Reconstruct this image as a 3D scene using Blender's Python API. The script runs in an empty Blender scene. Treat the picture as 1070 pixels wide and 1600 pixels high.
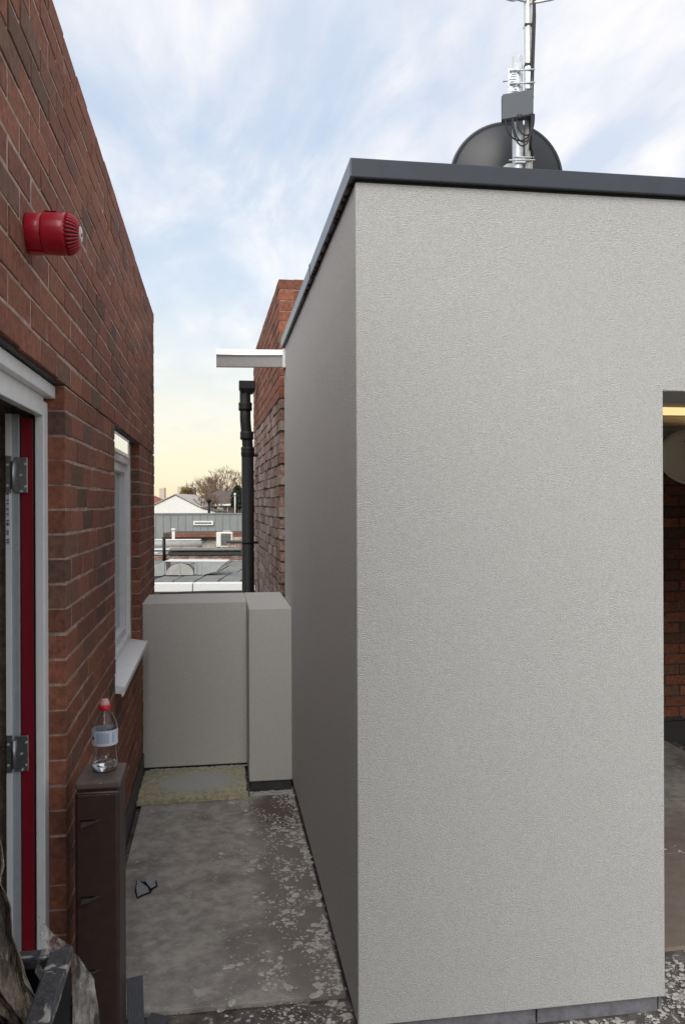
import bpy, bmesh, math, random
from mathutils import Vector, Matrix, noise as mnoise
R = math.radians
random.seed(7)
S = bpy.context.scene
COL = S.collection
CAMH = 1.70
YAW = R(8.61)

# ---------------------------------------------------------------- camera
cd = bpy.data.cameras.new('camera'); cam = bpy.data.objects.new('camera', cd); COL.objects.link(cam)
cd.sensor_fit = 'VERTICAL'; cd.sensor_height = 36.0; cd.lens = 36.0 * 1275 / 1600
cd.clip_start = 0.05; cd.clip_end = 12000
PITCH = 0.0; cd.shift_y = -15 / 1600
cam.matrix_world = (Matrix.Translation((0, 0, CAMH)) @ Matrix.Rotation(-YAW, 4, 'Z') @
                    Matrix.Rotation(R(90) + PITCH, 4, 'X') @ Matrix.Rotation(R(-0.2), 4, 'Z'))
S.camera = cam

# ---------------------------------------------------------------- sky, sun, exposure
SUN_EL, SUN_AZ = R(38), R(202)       # azimuth measured clockwise from +Y
w = bpy.data.worlds.new("World"); S.world = w; w.use_nodes = True
nt = w.node_tree; nt.nodes.clear()
def N(t, **k):
    n = nt.nodes.new(t)
    for a, b in k.items(): setattr(n, a, b)
    return n
def LK(a, b): nt.links.new(a, b)
def math_n(op, a, b=None, c=None):
    n = N('ShaderNodeMath', operation=op)
    for i, v in enumerate((a, b, c)):
        if v is None: continue
        if isinstance(v, (int, float)): n.inputs[i].default_value = v
        else: LK(v, n.inputs[i])
    return n.outputs[0]
def mixc(f, a, b, bt='MIX'):
    n = N('ShaderNodeMix', data_type='RGBA', blend_type=bt)
    for i, v in ((0, f), (6, a), (7, b)):
        if isinstance(v, (int, float)): n.inputs[i].default_value = v
        elif isinstance(v, tuple): n.inputs[i].default_value = (*v, 1)
        else: LK(v, n.inputs[i])
    return n.outputs[2]
tc = N('ShaderNodeTexCoord')
sep = N('ShaderNodeSeparateXYZ'); LK(tc.outputs['Generated'], sep.inputs[0])
sky = N('ShaderNodeTexSky', sky_type='NISHITA', sun_disc=False)
sky.sun_elevation = SUN_EL; sky.sun_rotation = SUN_AZ; sky.air_density = 1.0; sky.dust_density = 1.0
ramp = N('ShaderNodeValToRGB'); LK(sep.outputs[2], ramp.inputs[0])
el = ramp.color_ramp.elements
stops = [(0.0, (.71, .60, .40)), (.035, (.73, .655, .46)), (.10, (.70, .67, .56)), (.17, (.61, .64, .62)),
         (.26, (.475, .56, .65)), (.42, (.42, .505, .63)), (.62, (.52, .58, .67)), (1.0, (.76, .77, .80))]
el[0].position = 0; el[0].color = (*stops[0][1], 1)
el[1].position = 1; el[1].color = (*stops[-1][1], 1)
for p, c in stops[1:-1]:
    e = el.new(p); e.color = (*c, 1)
# clouds: a flat layer seen in perspective
zz = math_n('MAXIMUM', math_n('ADD', sep.outputs[2], 0.10), 0.06)
cx_ = math_n('DIVIDE', sep.outputs[0], zz); cy_ = math_n('DIVIDE', sep.outputs[1], zz)
cv = N('ShaderNodeCombineXYZ'); LK(cx_, cv.inputs[0]); LK(cy_, cv.inputs[1])
mp = N('ShaderNodeMapping'); LK(cv.outputs[0], mp.inputs[0])
mp.inputs['Rotation'].default_value = (0, 0, R(35)); mp.inputs['Scale'].default_value = (1.5, .62, 1); mp.inputs['Location'].default_value = (5.3,4.7,0)
n1 = N('ShaderNodeTexNoise'); LK(mp.outputs[0], n1.inputs['Vector'])
n1.inputs['Scale'].default_value = 1.5; n1.inputs['Detail'].default_value = 10; n1.inputs['Roughness'].default_value = .60; n1.inputs['Distortion'].default_value = .55
# cloud cover is heavier towards the right (+X) half of the sky
bias = math_n('MULTIPLY', sep.outputs[0], .30)
cl = math_n('ADD', math_n('ADD', n1.outputs['Fac'], bias), math_n('MULTIPLY', sep.outputs[2], .10))
mr = N('ShaderNodeMapRange', interpolation_type='SMOOTHSTEP'); LK(cl, mr.inputs[0])
mr.inputs[1].default_value = .37; mr.inputs[2].default_value = .68; mr.inputs[3].default_value = 0; mr.inputs[4].default_value = .88
fade = N('ShaderNodeMapRange'); LK(sep.outputs[2], fade.inputs[0])
fade.inputs[1].default_value = .03; fade.inputs[2].default_value = .34; fade.inputs[3].default_value = .12; fade.inputs[4].default_value = 1
cf = math_n('MULTIPLY', mr.outputs[0], fade.outputs[0])
n2 = N('ShaderNodeTexNoise'); LK(mp.outputs[0], n2.inputs['Vector']); n2.inputs['Scale'].default_value = 3.1; n2.inputs['Detail'].default_value = 6
n2m = N('ShaderNodeMapRange'); LK(n2.outputs['Fac'], n2m.inputs[0]); n2m.inputs[1].default_value = .36; n2m.inputs[2].default_value = .62
ccol = mixc(n2m.outputs[0], (.52, .57, .66), (.80, .775, .76))
grad = mixc(cf, ramp.outputs[0], ccol)
grad10 = mixc(1.0, grad, (6.75, 6.7, 6.65), 'MULTIPLY')
skyc = mixc(.92, sky.outputs[0], grad10)
bg_ = N('ShaderNodeBackground'); LK(skyc, bg_.inputs[0]); bg_.inputs[1].default_value = .10
out = N('ShaderNodeOutputWorld'); LK(bg_.outputs[0], out.inputs[0])

sd = bpy.data.lights.new('sun', 'SUN'); sun = bpy.data.objects.new('sun', sd); COL.objects.link(sun)
sd.energy = 1.5; sd.angle = R(45); sd.color = (1, .95, .88)
dirv = Vector((math.sin(SUN_AZ) * math.cos(SUN_EL), math.cos(SUN_AZ) * math.cos(SUN_EL), math.sin(SUN_EL)))
sun.rotation_euler = dirv.to_track_quat('Z', 'Y').to_euler()
S.view_settings.view_transform = 'Standard'; S.view_settings.look = 'None'
S.view_settings.exposure = 1.06; S.view_settings.gamma = 1.0; S.view_settings.use_curve_mapping = False

# ---------------------------------------------------------------- materials
def mat(name, col, rough=.8, noise=0, nscale=20, col2=None, bump=0, bscale=60, bdetail=4, metal=0, coat=0,
        stretch=(1, 1, 1), spec=.5, lo=.35, hi=.65, bdist=.002, specks=None, trans=0, alpha=1, ior=1.45, attr=False, seedobj=False, brough=.55):
    m = bpy.data.materials.new(name); m.use_nodes = True
    t = m.node_tree; b = t.nodes['Principled BSDF']
    def nn(k): return t.nodes.new(k)
    b.inputs['Roughness'].default_value = rough; b.inputs['Metallic'].default_value = metal
    b.inputs['Specular IOR Level'].default_value = spec; b.inputs['IOR'].default_value = ior
    b.inputs['Coat Weight'].default_value = coat; b.inputs['Transmission Weight'].default_value = trans
    b.inputs['Alpha'].default_value = alpha
    tcn = nn('ShaderNodeTexCoord'); mpn = nn('ShaderNodeMapping'); mpn.inputs['Scale'].default_value = stretch
    geo = nn('ShaderNodeNewGeometry')
    t.links.new(geo.outputs['Position'] if not seedobj else tcn.outputs['Object'], mpn.inputs[0])
    cur = None
    def mx(f, a, b2, bt='MIX'):
        n = nn('ShaderNodeMix'); n.data_type = 'RGBA'; n.blend_type = bt
        for i, v in ((0, f), (6, a), (7, b2)):
            if isinstance(v, (int, float)): n.inputs[i].default_value = v
            elif isinstance(v, tuple): n.inputs[i].default_value = (*v, 1)
            else: t.links.new(v, n.inputs[i])
        return n.outputs[2]
    def nz(sc, det=6, rg=.6, vec=None):
        n = nn('ShaderNodeTexNoise'); n.inputs['Scale'].default_value = sc; n.inputs['Detail'].default_value = det
        n.inputs['Roughness'].default_value = rg
        t.links.new(vec if vec else mpn.outputs[0], n.inputs['Vector']); return n.outputs['Fac']
    def rng(v, a, b2, c=0, d=1):
        n = nn('ShaderNodeMapRange'); n.interpolation_type = 'SMOOTHSTEP'
        for i, q in ((1, a), (2, b2), (3, c), (4, d)): n.inputs[i].default_value = q
        t.links.new(v, n.inputs[0]); return n.outputs[0]
    cur = tuple(col)
    if attr:
        a = nn('ShaderNodeAttribute'); a.attribute_name = 'tone'; cur = a.outputs['Vector']
        oi = None
    if col2 is not None:
        cur = mx(rng(nz(nscale), lo, hi), cur, tuple(col2))
    if noise:
        d = rng(nz(nscale * 3.3, 8), .25, .75, 1 - noise, 1 + noise * .6)
        cmb = nn('ShaderNodeCombineColor')
        for i in range(3): t.links.new(d, cmb.inputs[i])
        cur = mx(1.0, cur, cmb.outputs[0], 'MULTIPLY')
    if specks:
        for sc, th, soft, scol, dist in specks:
            v = nn('ShaderNodeTexNoise'); v.inputs['Scale'].default_value = sc; v.inputs['Detail'].default_value = 3; v.inputs['Distortion'].default_value = dist
            t.links.new(mpn.outputs[0], v.inputs['Vector'])
            cur = mx(rng(v.outputs['Fac'], th, th + soft), cur, scol)
    if isinstance(cur, tuple): b.inputs['Base Color'].default_value = (*cur, 1)
    else: t.links.new(cur, b.inputs['Base Color'])
    if bump:
        bn = nn('ShaderNodeBump'); bn.inputs['Strength'].default_value = bump; bn.inputs['Distance'].default_value = bdist
        t.links.new(nz(bscale, bdetail, brough), bn.inputs['Height']); t.links.new(bn.outputs[0], b.inputs['Normal'])
    m['t'] = 1
    return m
M = {}
M['brick'] = mat('red_brick', (.3, .1, .07), .9, noise=.38, nscale=16, attr=True, bump=.9, bscale=150, bdetail=7, bdist=.0022, stretch=(1, 1, .8),
                 specks=[(9, .70, .10, (.33, .24, .20), .6), (46, .76, .03, (.50, .44, .40), .3)])
M['oldbrick'] = mat('weathered_brick', (.3, .1, .07), .92, noise=.5, nscale=11, attr=True, bump=1, bscale=90, bdetail=8, bdist=.005,
                    specks=[(7, .50, .20, (.38, .31, .28), 1.0), (18, .66, .1, (.12, .08, .07), 1.0)])
M['mortar'] = mat('buff_mortar', (.50, .365, .31), .95, noise=.35, nscale=12, col2=(.36, .255, .21), bump=.8, bscale=120, bdist=.003)
M['oldmortar'] = mat('dark_mortar', (.075, .058, .052), .95, noise=.4, nscale=12, col2=(.20, .17, .15), lo=.55, hi=.7, bump=.8, bscale=90, bdist=.004)
M['render'] = mat('grained_white_render', (.785, .79, .775), .93, noise=.20, nscale=95, col2=(.755, .76, .745), bump=1.0, bscale=265, bdetail=3, bdist=.015, brough=.62, stretch=(.8, .8, 1.15))
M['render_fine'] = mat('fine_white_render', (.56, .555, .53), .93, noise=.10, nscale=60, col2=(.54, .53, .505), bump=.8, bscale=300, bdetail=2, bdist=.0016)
M['coping'] = mat('anthracite_coping', (.047, .052, .064), .27, noise=.08, nscale=5, bump=.12, bscale=6, bdist=.004)
M['dark'] = mat('black_sealant', (.05, .046, .045), .8)
M['plinth'] = mat('grey_plinth', (.17, .17, .19), .55, noise=.3, nscale=10)
M['upvc'] = mat('white_window_plastic', (.84, .845, .86), .35, noise=.05, nscale=6)
M['upvcgrey'] = mat('grey_primed_edge', (.38, .40, .43), .5, noise=.08, nscale=8)
M['red'] = mat('red_gloss_paint', (.25, .010, .022), .38, noise=.1, nscale=5)
M['alarm'] = mat('red_plastic', (.42, .009, .028), .30, coat=.2)
M['alarmw'] = mat('white_lens', (.55, .45, .46), .3)
M['steel'] = mat('brushed_steel', (.42, .43, .43), .38, metal=.9, noise=.2, nscale=30)
M['galv'] = mat('galvanised_steel', (.66, .70, .74), .45, metal=.35, noise=.2, nscale=22)
M['alu'] = mat('pale_aluminium', (.72, .71, .70), .40, metal=.45, noise=.08, nscale=14)
M['cable'] = mat('black_cable', (.018, .018, .02), .5)
M['boxg'] = mat('slate_grey_plastic', (.085, .098, .115), .5)
M['dish'] = mat('dark_grey_dish', (.024, .027, .033), .42, noise=.08, nscale=5)
M['brown'] = mat('brown_plastic', (.052, .030, .026), .42, noise=.16, nscale=9, bump=.15, bscale=12, bdist=.003,
                 specks=[(52, .77, .02, (.3, .26, .23), .2)])
M['browntop'] = mat('dusty_brown_plastic', (.13, .10, .09), .6, noise=.2, nscale=14, specks=[(60, .68, .05, (.35, .32, .3), .3)])
M['pvcblack'] = mat('black_pvc', (.010, .010, .011), .55, spec=.3, noise=.15, nscale=8)
M['room'] = mat('unlit_room_black', (.03, .026, .024), .9)  # near-black colour stands in for the darkness of the unlit interior
M['ply'] = mat('dusty_board', (.33, .31, .285), .9, noise=.3, nscale=6, col2=(.39, .365, .335), lo=.38, hi=.62, bump=.35, bscale=70, bdist=.003,
               specks=[(2.6, .50, .22, (.21, .185, .17), .9), (11, .60, .16, (.45, .43, .40), 1.4), (34, .66, .05, (.40, .39, .37), .8), (70, .68, .04, (.46, .45, .43), .5)])
M['plyedge'] = mat('board_edge', (.23, .17, .11), .9, noise=.4, nscale=30)
M['floor'] = mat('stained_floor', (.085, .07, .065), .92, noise=.4, nscale=6, col2=(.15, .13, .12), bump=.6, bscale=50, bdist=.004,
                 specks=[(13, .60, .06, (.36, .35, .34), 1.2), (40, .63, .05, (.42, .41, .40), .8)])
M['plaster'] = mat('dried_render_splash', (.52, .505, .48), .95, noise=.35, nscale=15, bump=.6, bscale=120, bdist=.002)
M['insul'] = mat('yellow_insulation', (.52, .47, .31), .95, noise=.4, nscale=12, col2=(.44, .41, .30), bump=1, bscale=60, bdist=.004)
M['insulgrey'] = mat('grey_render_smear', (.34, .335, .33), .8, noise=.15, nscale=7)
M['flash'] = mat('lead_flashing', (.055, .055, .06), .6, noise=.25, nscale=8)
M['slate'] = mat('grey_slate', (.07, .072, .085), .6, noise=.3, nscale=14, stretch=(6, 1, 1))
M['glass'] = mat('window_glass', (.85, .86, .85), .03, metal=.8)
M['glassobs'] = mat('grey_blind_glass', (.42, .47, .50), .16, metal=.5, noise=.1, nscale=4)
M['pet'] = mat('clear_bottle_plastic', (.93, .95, .96), .06, trans=1, ior=1.30)
M['water'] = mat('water', (.95, .98, 1), .0, trans=1, ior=1.33)
M['labelp'] = mat('bottle_label', (.58, .60, .68), .5)
M['labelb'] = mat('label_print_blue', (.36, .42, .55), .5)
M['labeld'] = mat('label_print_dark', (.10, .02, .06), .5)
M['capred'] = mat('red_cap', (.50, .01, .02), .35)
M['cappink'] = mat('pink_spout', (.62, .32, .32), .4)
M['cloth'] = mat('dusty_tarpaulin', (.12, .095, .08), .75, noise=.6, nscale=16, col2=(.26, .21, .15), stretch=(1, 1, .4), bump=1, bscale=60, bdist=.02,
                 specks=[(30, .60, .10, (.33, .30, .27), 2.2)])
M['cleth'] = mat('clear_dusty_sheet', (.50, .48, .46), .22, noise=.5, nscale=26, alpha=.24, bump=1, bscale=45, bdist=.02, stretch=(1, 1, .35))
M['binp'] = mat('dusty_black_plastic', (.05, .05, .055), .35, noise=.4, nscale=16, stretch=(1, 1, 3), bump=.8, bscale=30, bdist=.006,
                specks=[(18, .58, .08, (.34, .32, .30), 1.3)])
M['binin'] = mat('black_plastic', (.010, .010, .012), .7, spec=.15)
M['gold'] = mat('gold_foil_duct', (.95, .68, .34), .30, metal=.85)
M['roofw'] = mat('white_capping', (.62, .62, .60), .6, noise=.06, nscale=4)
M['packet'] = mat('dusty_foil_face', (.27, .27, .28), .6, noise=.3, nscale=30)
M['felt'] = mat('grey_felt', (.15, .155, .145), .9, noise=.25, nscale=1.6, col2=(.20, .20, .185))
M['feltdark'] = mat('dark_felt', (.055, .055, .055), .9, noise=.3, nscale=3)
M['cladding'] = mat('grey_metal_cladding', (.235, .25, .25), .6, noise=.08, nscale=.6)
M['cream'] = mat('stained_cream_render', (.42, .38, .32), .9, noise=.3, nscale=2.0, col2=(.20, .17, .15), lo=.5, hi=.7)
M['ductm'] = mat('grey_duct_metal', (.33, .32, .30), .5, noise=.15, nscale=3)
M['poly'] = mat('pale_polycarbonate', (.30, .32, .32), .3, noise=.12, nscale=3)
M['white'] = mat('white_paint', (.74, .72, .68), .7, noise=.05, nscale=1)
M['roofbrown'] = mat('brown_tiles', (.105, .082, .072), .9, noise=.3, nscale=1.2)
M['roofred'] = mat('red_tiles', (.26, .08, .06), .9, noise=.3, nscale=1.5)
M['bark'] = mat('bark', (.13, .095, .07), .95, noise=.3, nscale=3)
M['twig'] = mat('twigs', (.19, .13, .095), .95)
M['leafdark'] = mat('conifer_foliage', (.035, .045, .026), .9, noise=.4, nscale=1.2)
M['leaf'] = mat('shrub_foliage', (.07, .085, .04), .9, noise=.4, nscale=1.2)
M['leafy'] = mat('yellow_foliage', (.22, .15, .04), .9, noise=.3, nscale=.8)
M['tower'] = mat('tower_hazed_cladding', (.66, .57, .45), .9)  # pale beige, with the haze of distance mixed into the colour
M['towerwin'] = mat('tower_hazed_window', (.52, .47, .40), .6)  # window tone paled the same way, haze painted in
M['concrete'] = mat('pale_concrete', (.40, .37, .33), .9, noise=.1, nscale=.05)
M['winds'] = mat('dark_window', (.05, .06, .07), .3)
M['asphalt'] = mat('ground_surface', (.07, .07, .062), .95, noise=.3, nscale=.05, col2=(.06, .08, .04))
M['acgrille'] = mat('dark_grille', (.05, .055, .06), .6)
M['lampw'] = mat('white_enamel', (.46, .43, .39), .5)

_t = M['cleth'].node_tree; _g = _t.nodes.new('ShaderNodeNewGeometry'); _m = _t.nodes.new('ShaderNodeMapping'); _m.inputs['Scale'].default_value = (1, 1, .3)
_n = _t.nodes.new('ShaderNodeTexNoise'); _n.inputs['Scale'].default_value = 34; _n.inputs['Detail'].default_value = 6; _n.inputs['Distortion'].default_value = 1.2
_r = _t.nodes.new('ShaderNodeMapRange'); _r.inputs[1].default_value = .45; _r.inputs[2].default_value = .68; _r.inputs[3].default_value = .05; _r.inputs[4].default_value = .60
_t.links.new(_g.outputs['Position'], _m.inputs[0]); _t.links.new(_m.outputs[0], _n.inputs['Vector']); _t.links.new(_n.outputs['Fac'], _r.inputs[0]); _t.links.new(_r.outputs[0], _t.nodes['Principled BSDF'].inputs['Alpha'])
_l = mat('lit_tube', (.8, .7, .5), .5); _b = _l.node_tree.nodes['Principled BSDF']
_b.inputs['Emission Color'].default_value = (1, .66, .30, 1); _b.inputs['Emission Strength'].default_value = .55; M['lit'] = _l
M['ply_room'] = M['ply'].copy()
def stain(m, c, rad, col, nsc=6, amp=.5, soft=.35, strength=1):
    t = m.node_tree; b = t.nodes['Principled BSDF']; src = b.inputs['Base Color'].links[0].from_socket
    g = t.nodes.new('ShaderNodeNewGeometry'); mp_ = t.nodes.new('ShaderNodeMapping'); mp_.vector_type = 'POINT'
    mp_.inputs['Scale'].default_value = (1 / rad[0], 1 / rad[1], 0); mp_.inputs['Location'].default_value = (-c[0] / rad[0], -c[1] / rad[1], 0)
    t.links.new(g.outputs['Position'], mp_.inputs[0])
    ln = t.nodes.new('ShaderNodeVectorMath'); ln.operation = 'LENGTH'; t.links.new(mp_.outputs[0], ln.inputs[0])
    nz_ = t.nodes.new('ShaderNodeTexNoise'); nz_.inputs['Scale'].default_value = nsc; nz_.inputs['Detail'].default_value = 6; t.links.new(g.outputs['Position'], nz_.inputs['Vector'])
    ma = t.nodes.new('ShaderNodeMath'); ma.operation = 'MULTIPLY_ADD'; t.links.new(nz_.outputs['Fac'], ma.inputs[0]); ma.inputs[1].default_value = amp * 2; t.links.new(ln.outputs['Value'], ma.inputs[2])
    mr_ = t.nodes.new('ShaderNodeMapRange'); mr_.interpolation_type = 'SMOOTHSTEP'
    mr_.inputs[1].default_value = 1 + amp - soft; mr_.inputs[2].default_value = 1 + amp + soft; mr_.inputs[3].default_value = strength; mr_.inputs[4].default_value = 0
    t.links.new(ma.outputs[0], mr_.inputs[0])
    mx_ = t.nodes.new('ShaderNodeMix'); mx_.data_type = 'RGBA'; t.links.new(mr_.outputs[0], mx_.inputs[0]); t.links.new(src, mx_.inputs[6]); mx_.inputs[7].default_value = (*col, 1)
    t.links.new(mx_.outputs[2], b.inputs['Base Color'])
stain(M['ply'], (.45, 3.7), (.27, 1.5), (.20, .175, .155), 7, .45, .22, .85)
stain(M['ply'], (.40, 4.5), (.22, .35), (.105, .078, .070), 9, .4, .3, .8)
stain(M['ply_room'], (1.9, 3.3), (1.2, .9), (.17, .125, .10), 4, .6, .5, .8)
stain(M['insul'], (-.13, 4.92), (.23, .18), (.46, .455, .44), 6, .35, .35, .95)

# mapping of 'tone' for bricks without an attribute is avoided: every brick mesh carries one

# ---------------------------------------------------------------- helpers
def P(name, bm, m, parent=None, smooth=False):
    me = bpy.data.meshes.new(name)
    if isinstance(bm, bmesh.types.BMesh):
        bm.normal_update(); bm.to_mesh(me); bm.free()
    o = bpy.data.objects.new(name, me); COL.objects.link(o)
    if m: me.materials.append(M[m] if isinstance(m, str) else m)
    if smooth:
        for p in me.polygons: p.use_smooth = True
    if parent: o.parent = parent
    return o
def tag(o, label=None, cat=None, group=None, kind=None):
    if label: o['label'] = label
    if cat: o['category'] = cat
    if group: o['group'] = group
    if kind: o['kind'] = kind
    return o
def E(name, loc=(0, 0, 0), rz=0, label=None, cat=None, group=None):
    o = bpy.data.objects.new(name, None); COL.objects.link(o); o.location = loc; o.rotation_euler = (0, 0, rz)
    o.empty_display_size = .1
    return tag(o, label, cat, group)
def box(bm, a, b, bev=0, mtx=None):
    cx, cy, cz = [(a[i] + b[i]) / 2 for i in range(3)]; sx, sy, sz = [abs(b[i] - a[i]) for i in range(3)]
    r = bmesh.ops.create_cube(bm, size=1)
    vs = r['verts']
    for v in vs: v.co = Vector((v.co.x * sx + cx, v.co.y * sy + cy, v.co.z * sz + cz))
    if bev:
        es = list({e for v in vs for e in v.link_edges})
        r2 = bmesh.ops.bevel(bm, geom=es, offset=bev, segments=2, affect='EDGES', profile=.5)
        vs = list({v for f in r2['faces'] for v in f.verts} | {v for v in vs if v.is_valid})
    if mtx is not None:
        for v in vs: v.co = mtx @ v.co
    return vs
def B(*boxes, bev=0):
    bm = bmesh.new()
    for a, b in boxes: box(bm, a, b, bev)
    return bm
def tube(bm, pts, r, n=10, caps=True):
    pts = [Vector(p) for p in pts]
    rs = r if isinstance(r, (list, tuple)) else [r] * len(pts)
    rings = []; up = None
    for i, p in enumerate(pts):
        d = (pts[min(i + 1, len(pts) - 1)] - pts[max(i - 1, 0)]).normalized()
        if up is None:
            up = Vector((0, 0, 1)) if abs(d.z) < .9 else Vector((1, 0, 0))
        x = d.cross(up)
        if x.length < 1e-4: x = d.orthogonal()
        x.normalize(); y = x.cross(d).normalized(); up = y
        rings.append([bm.verts.new(p + rs[i] * (math.cos(2 * math.pi * k / n) * x + math.sin(2 * math.pi * k / n) * y)) for k in range(n)])
    for a, b in zip(rings, rings[1:]):
        for k in range(n):
            bm.faces.new((a[k], a[(k + 1) % n], b[(k + 1) % n], b[k])).smooth = n > 5
    if caps:
        bm.faces.new(rings[0][::-1]); bm.faces.new(rings[-1])
    return bm
def T(pts, r, n=10, caps=True): return tube(bmesh.new(), pts, r, n, caps)
def lathe(prof, n=32, mtx=None, bm=None):
    bm = bm or bmesh.new(); rings = []
    for r, z in prof:
        ring = [bm.verts.new(Vector((r * math.cos(2 * math.pi * k / n), r * math.sin(2 * math.pi * k / n), z))) for k in range(n)]
        if mtx is not None:
            for v in ring: v.co = mtx @ v.co
        rings.append(ring)
    for a, b in zip(rings, rings[1:]):
        for k in range(n): bm.faces.new((a[k], a[(k + 1) % n], b[(k + 1) % n], b[k])).smooth = True
    bm.faces.new(rings[0][::-1]); bm.faces.new(rings[-1])
    return bm
def prism(bm, poly, y0, y1):      # polygon in x,z extruded along y
    a = [bm.verts.new((x, y0, z)) for x, z in poly]; b = [bm.verts.new((x, y1, z)) for x, z in poly]
    bm.faces.new(a); bm.faces.new(b[::-1])
    n = len(poly)
    for k in range(n): bm.faces.new((a[k], b[k], b[(k + 1) % n], a[(k + 1) % n]))
    bmesh.ops.recalc_face_normals(bm, faces=bm.faces)
    return bm

# ---------------------------------------------------------------- bricks
LB, HB, DB, PITCHB, CRS = .2135, .0662, .1025, .225, .075
def brick_geo(seed, chip=1.0):
    rr = random.Random(seed)
    j = lambda s: (rr.random() - .5) * 2 * s * chip
    L, H, D, c = LB / 2, HB / 2, DB, .0020
    vs = []
    for (x, z) in ((-L, -H), (L, -H), (L, H), (-L, H)):
        sx, sz = math.copysign(1, x), math.copysign(1, z)
        jx, jz = j(.0015), j(.0020)
        vs.append((x + jx, D, z + jz))
        vs.append((x + jx, c * 1.1, z + jz))
        vs.append((x + jx - sx * c, j(.0009), z + jz - sz * c))
    F = []
    for k in range(4):
        a, b = 3 * k, 3 * ((k + 1) % 4)
        F.append((a, b, b + 1, a + 1)); F.append((a + 1, b + 1, b + 2, a + 2))
    F.append((2, 5, 8, 11)); F.append((9, 6, 3, 0))
    return vs, F
TONES = [(.265, .090, .062), (.235, .078, .054), (.285, .100, .066), (.22, .074, .052), (.25, .083, .059), (.27, .093, .061),
         (.20, .072, .053), (.235, .078, .052), (.160, .074, .056), (.145, .070, .056), (.25, .090, .058), (.21, .084, .062), (.24, .085, .059), (.255, .086, .057), (.245, .082, .058), (.225, .080, .056)]
_rv = random.Random(12)
TONES = [(a * k * 1.04, b * k * 1.13, c * k) for (a, b, c) in TONES for k in (_rv.uniform(.88, 1.0), _rv.uniform(1.0, 1.16))]
OLDT = [(.36, .24, .20), (.31, .19, .15), (.42, .33, .29), (.27, .15, .12), (.34, .22, .18), (.22, .14, .12)]
def set_tone(me, tones):
    at = me.attributes.new('tone', 'FLOAT_VECTOR', 'FACE')
    fl = []
    for t in tones: fl += list(t)
    at.data.foreach_set('vector', fl)
def brick_set(tones, chip, m, shapes=2):
    out = []
    for i, t in enumerate(tones):
        for s in range(shapes):
            vs, F = brick_geo(100 + i * 7 + s, chip)
            me = bpy.data.meshes.new('brick'); me.from_pydata(vs, [], F); me.materials.append(M[m]); set_tone(me, [t] * len(F))
            out.append((me, vs, F, t))
    return out
NEWSET = brick_set(TONES, 1.0, 'brick'); OLDSET = brick_set(OLDT, 2.6, 'oldbrick')
def courses(u0, u1, z0, n, openings, off0=0):
    """stretcher bond; returns (u centre, z centre, length)"""
    res = []
    for i in range(n):
        z = z0 + i * CRS + HB / 2 + .005
        u = u0 - (PITCHB / 2 if (i + off0) % 2 else 0)
        while u < u1 - .02:
            a, b = max(u, u0), min(u + LB, u1)
            segs = [(a, b)]
            for (o0, o1, p0, p1) in openings:
                if p0 < z < p1:
                    ns = []
                    for s, e in segs:
                        if e <= o0 or s >= o1: ns.append((s, e))
                        else:
                            if s < o0: ns.append((s, o0))
                            if e > o1: ns.append((o1, e))
                    segs = ns
            for s, e in segs:
                if e - s > .018: res.append(((s + e) / 2, z, e - s))
            u += PITCHB
    return res
def lay(bricks, parent, to_local, rz, campos, bset, rnd, cap=300, wob=.0016):
    """bricks (u,z,len); to_local(u)->(x,y); the ones that show largest become parts, the rest one joined part"""
    items = []
    for (u, z, L) in bricks:
        x, y = to_local(u)
        d2 = (x - campos[0]) ** 2 + (y - campos[1]) ** 2 + (z - campos[2]) ** 2
        infr = 0 if campos[3](x, y, z) else 100
        items.append((d2 + infr, x, y, z, L))
    items.sort(key=lambda i: i[0])
    V, F, TN = [], [], []
    for k, (d2, x, y, z, L) in enumerate(items):
        me, vs, fs, t = bset[rnd.randrange(len(bset))]
        wave = .0022 * math.sin(y * 3.1 + z * 5 + x * 2.3)
        loc = Vector((x, y, z + wave + (rnd.random() - .5) * 2 * wob)); sc = L / LB
        out_ = (rnd.random() - .5) * 2 * wob * .9
        tilt = (rnd.random() - .5) * .012
        mt = Matrix.Translation(loc) @ Matrix.Rotation(rz, 4, 'Z') @ Matrix.Translation((0, out_, 0)) @ Matrix.Rotation(tilt, 4, 'Y') @ Matrix.Diagonal((sc, 1, 1, 1))
        if k < cap:
            o = bpy.data.objects.new('brick', me); COL.objects.link(o); o.parent = parent; o.matrix_local = mt
        else:
            b0 = len(V); V += [tuple(mt @ Vector(v)) for v in vs]
            F += [tuple(b0 + i for i in f) for f in fs]; TN += [t] * len(fs)
    if V:
        me = bpy.data.meshes.new('brick'); me.from_pydata(V, [], F); me.materials.append(bset[0][0].materials[0]); set_tone(me, TN)
        o = bpy.data.objects.new('brick', me); COL.objects.link(o); o.parent = parent; o['kind'] = 'stuff'

# ---------------------------------------------------------------- ground and terrace
GZ = -4.6
bm = bmesh.new()
bmesh.ops.create_grid(bm, x_segments=40, y_segments=40, size=6000)
for v in bm.verts: v.co.z = GZ
tag(P('ground', bm, 'asphalt'), 'flat ground far below the roof terrace', None, kind='structure')
tag(P('terrace_floor', B(((-.66, -2, -.25), (3.6, 7.0, 0))), 'floor'), kind='structure')
# the storey carrying the terrace
tag(P('lower_storey', B(((-6, -3, GZ), (5, 6.0, -.252))), 'cream'), 'rendered storey under the roof terrace', 'building')

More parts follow.
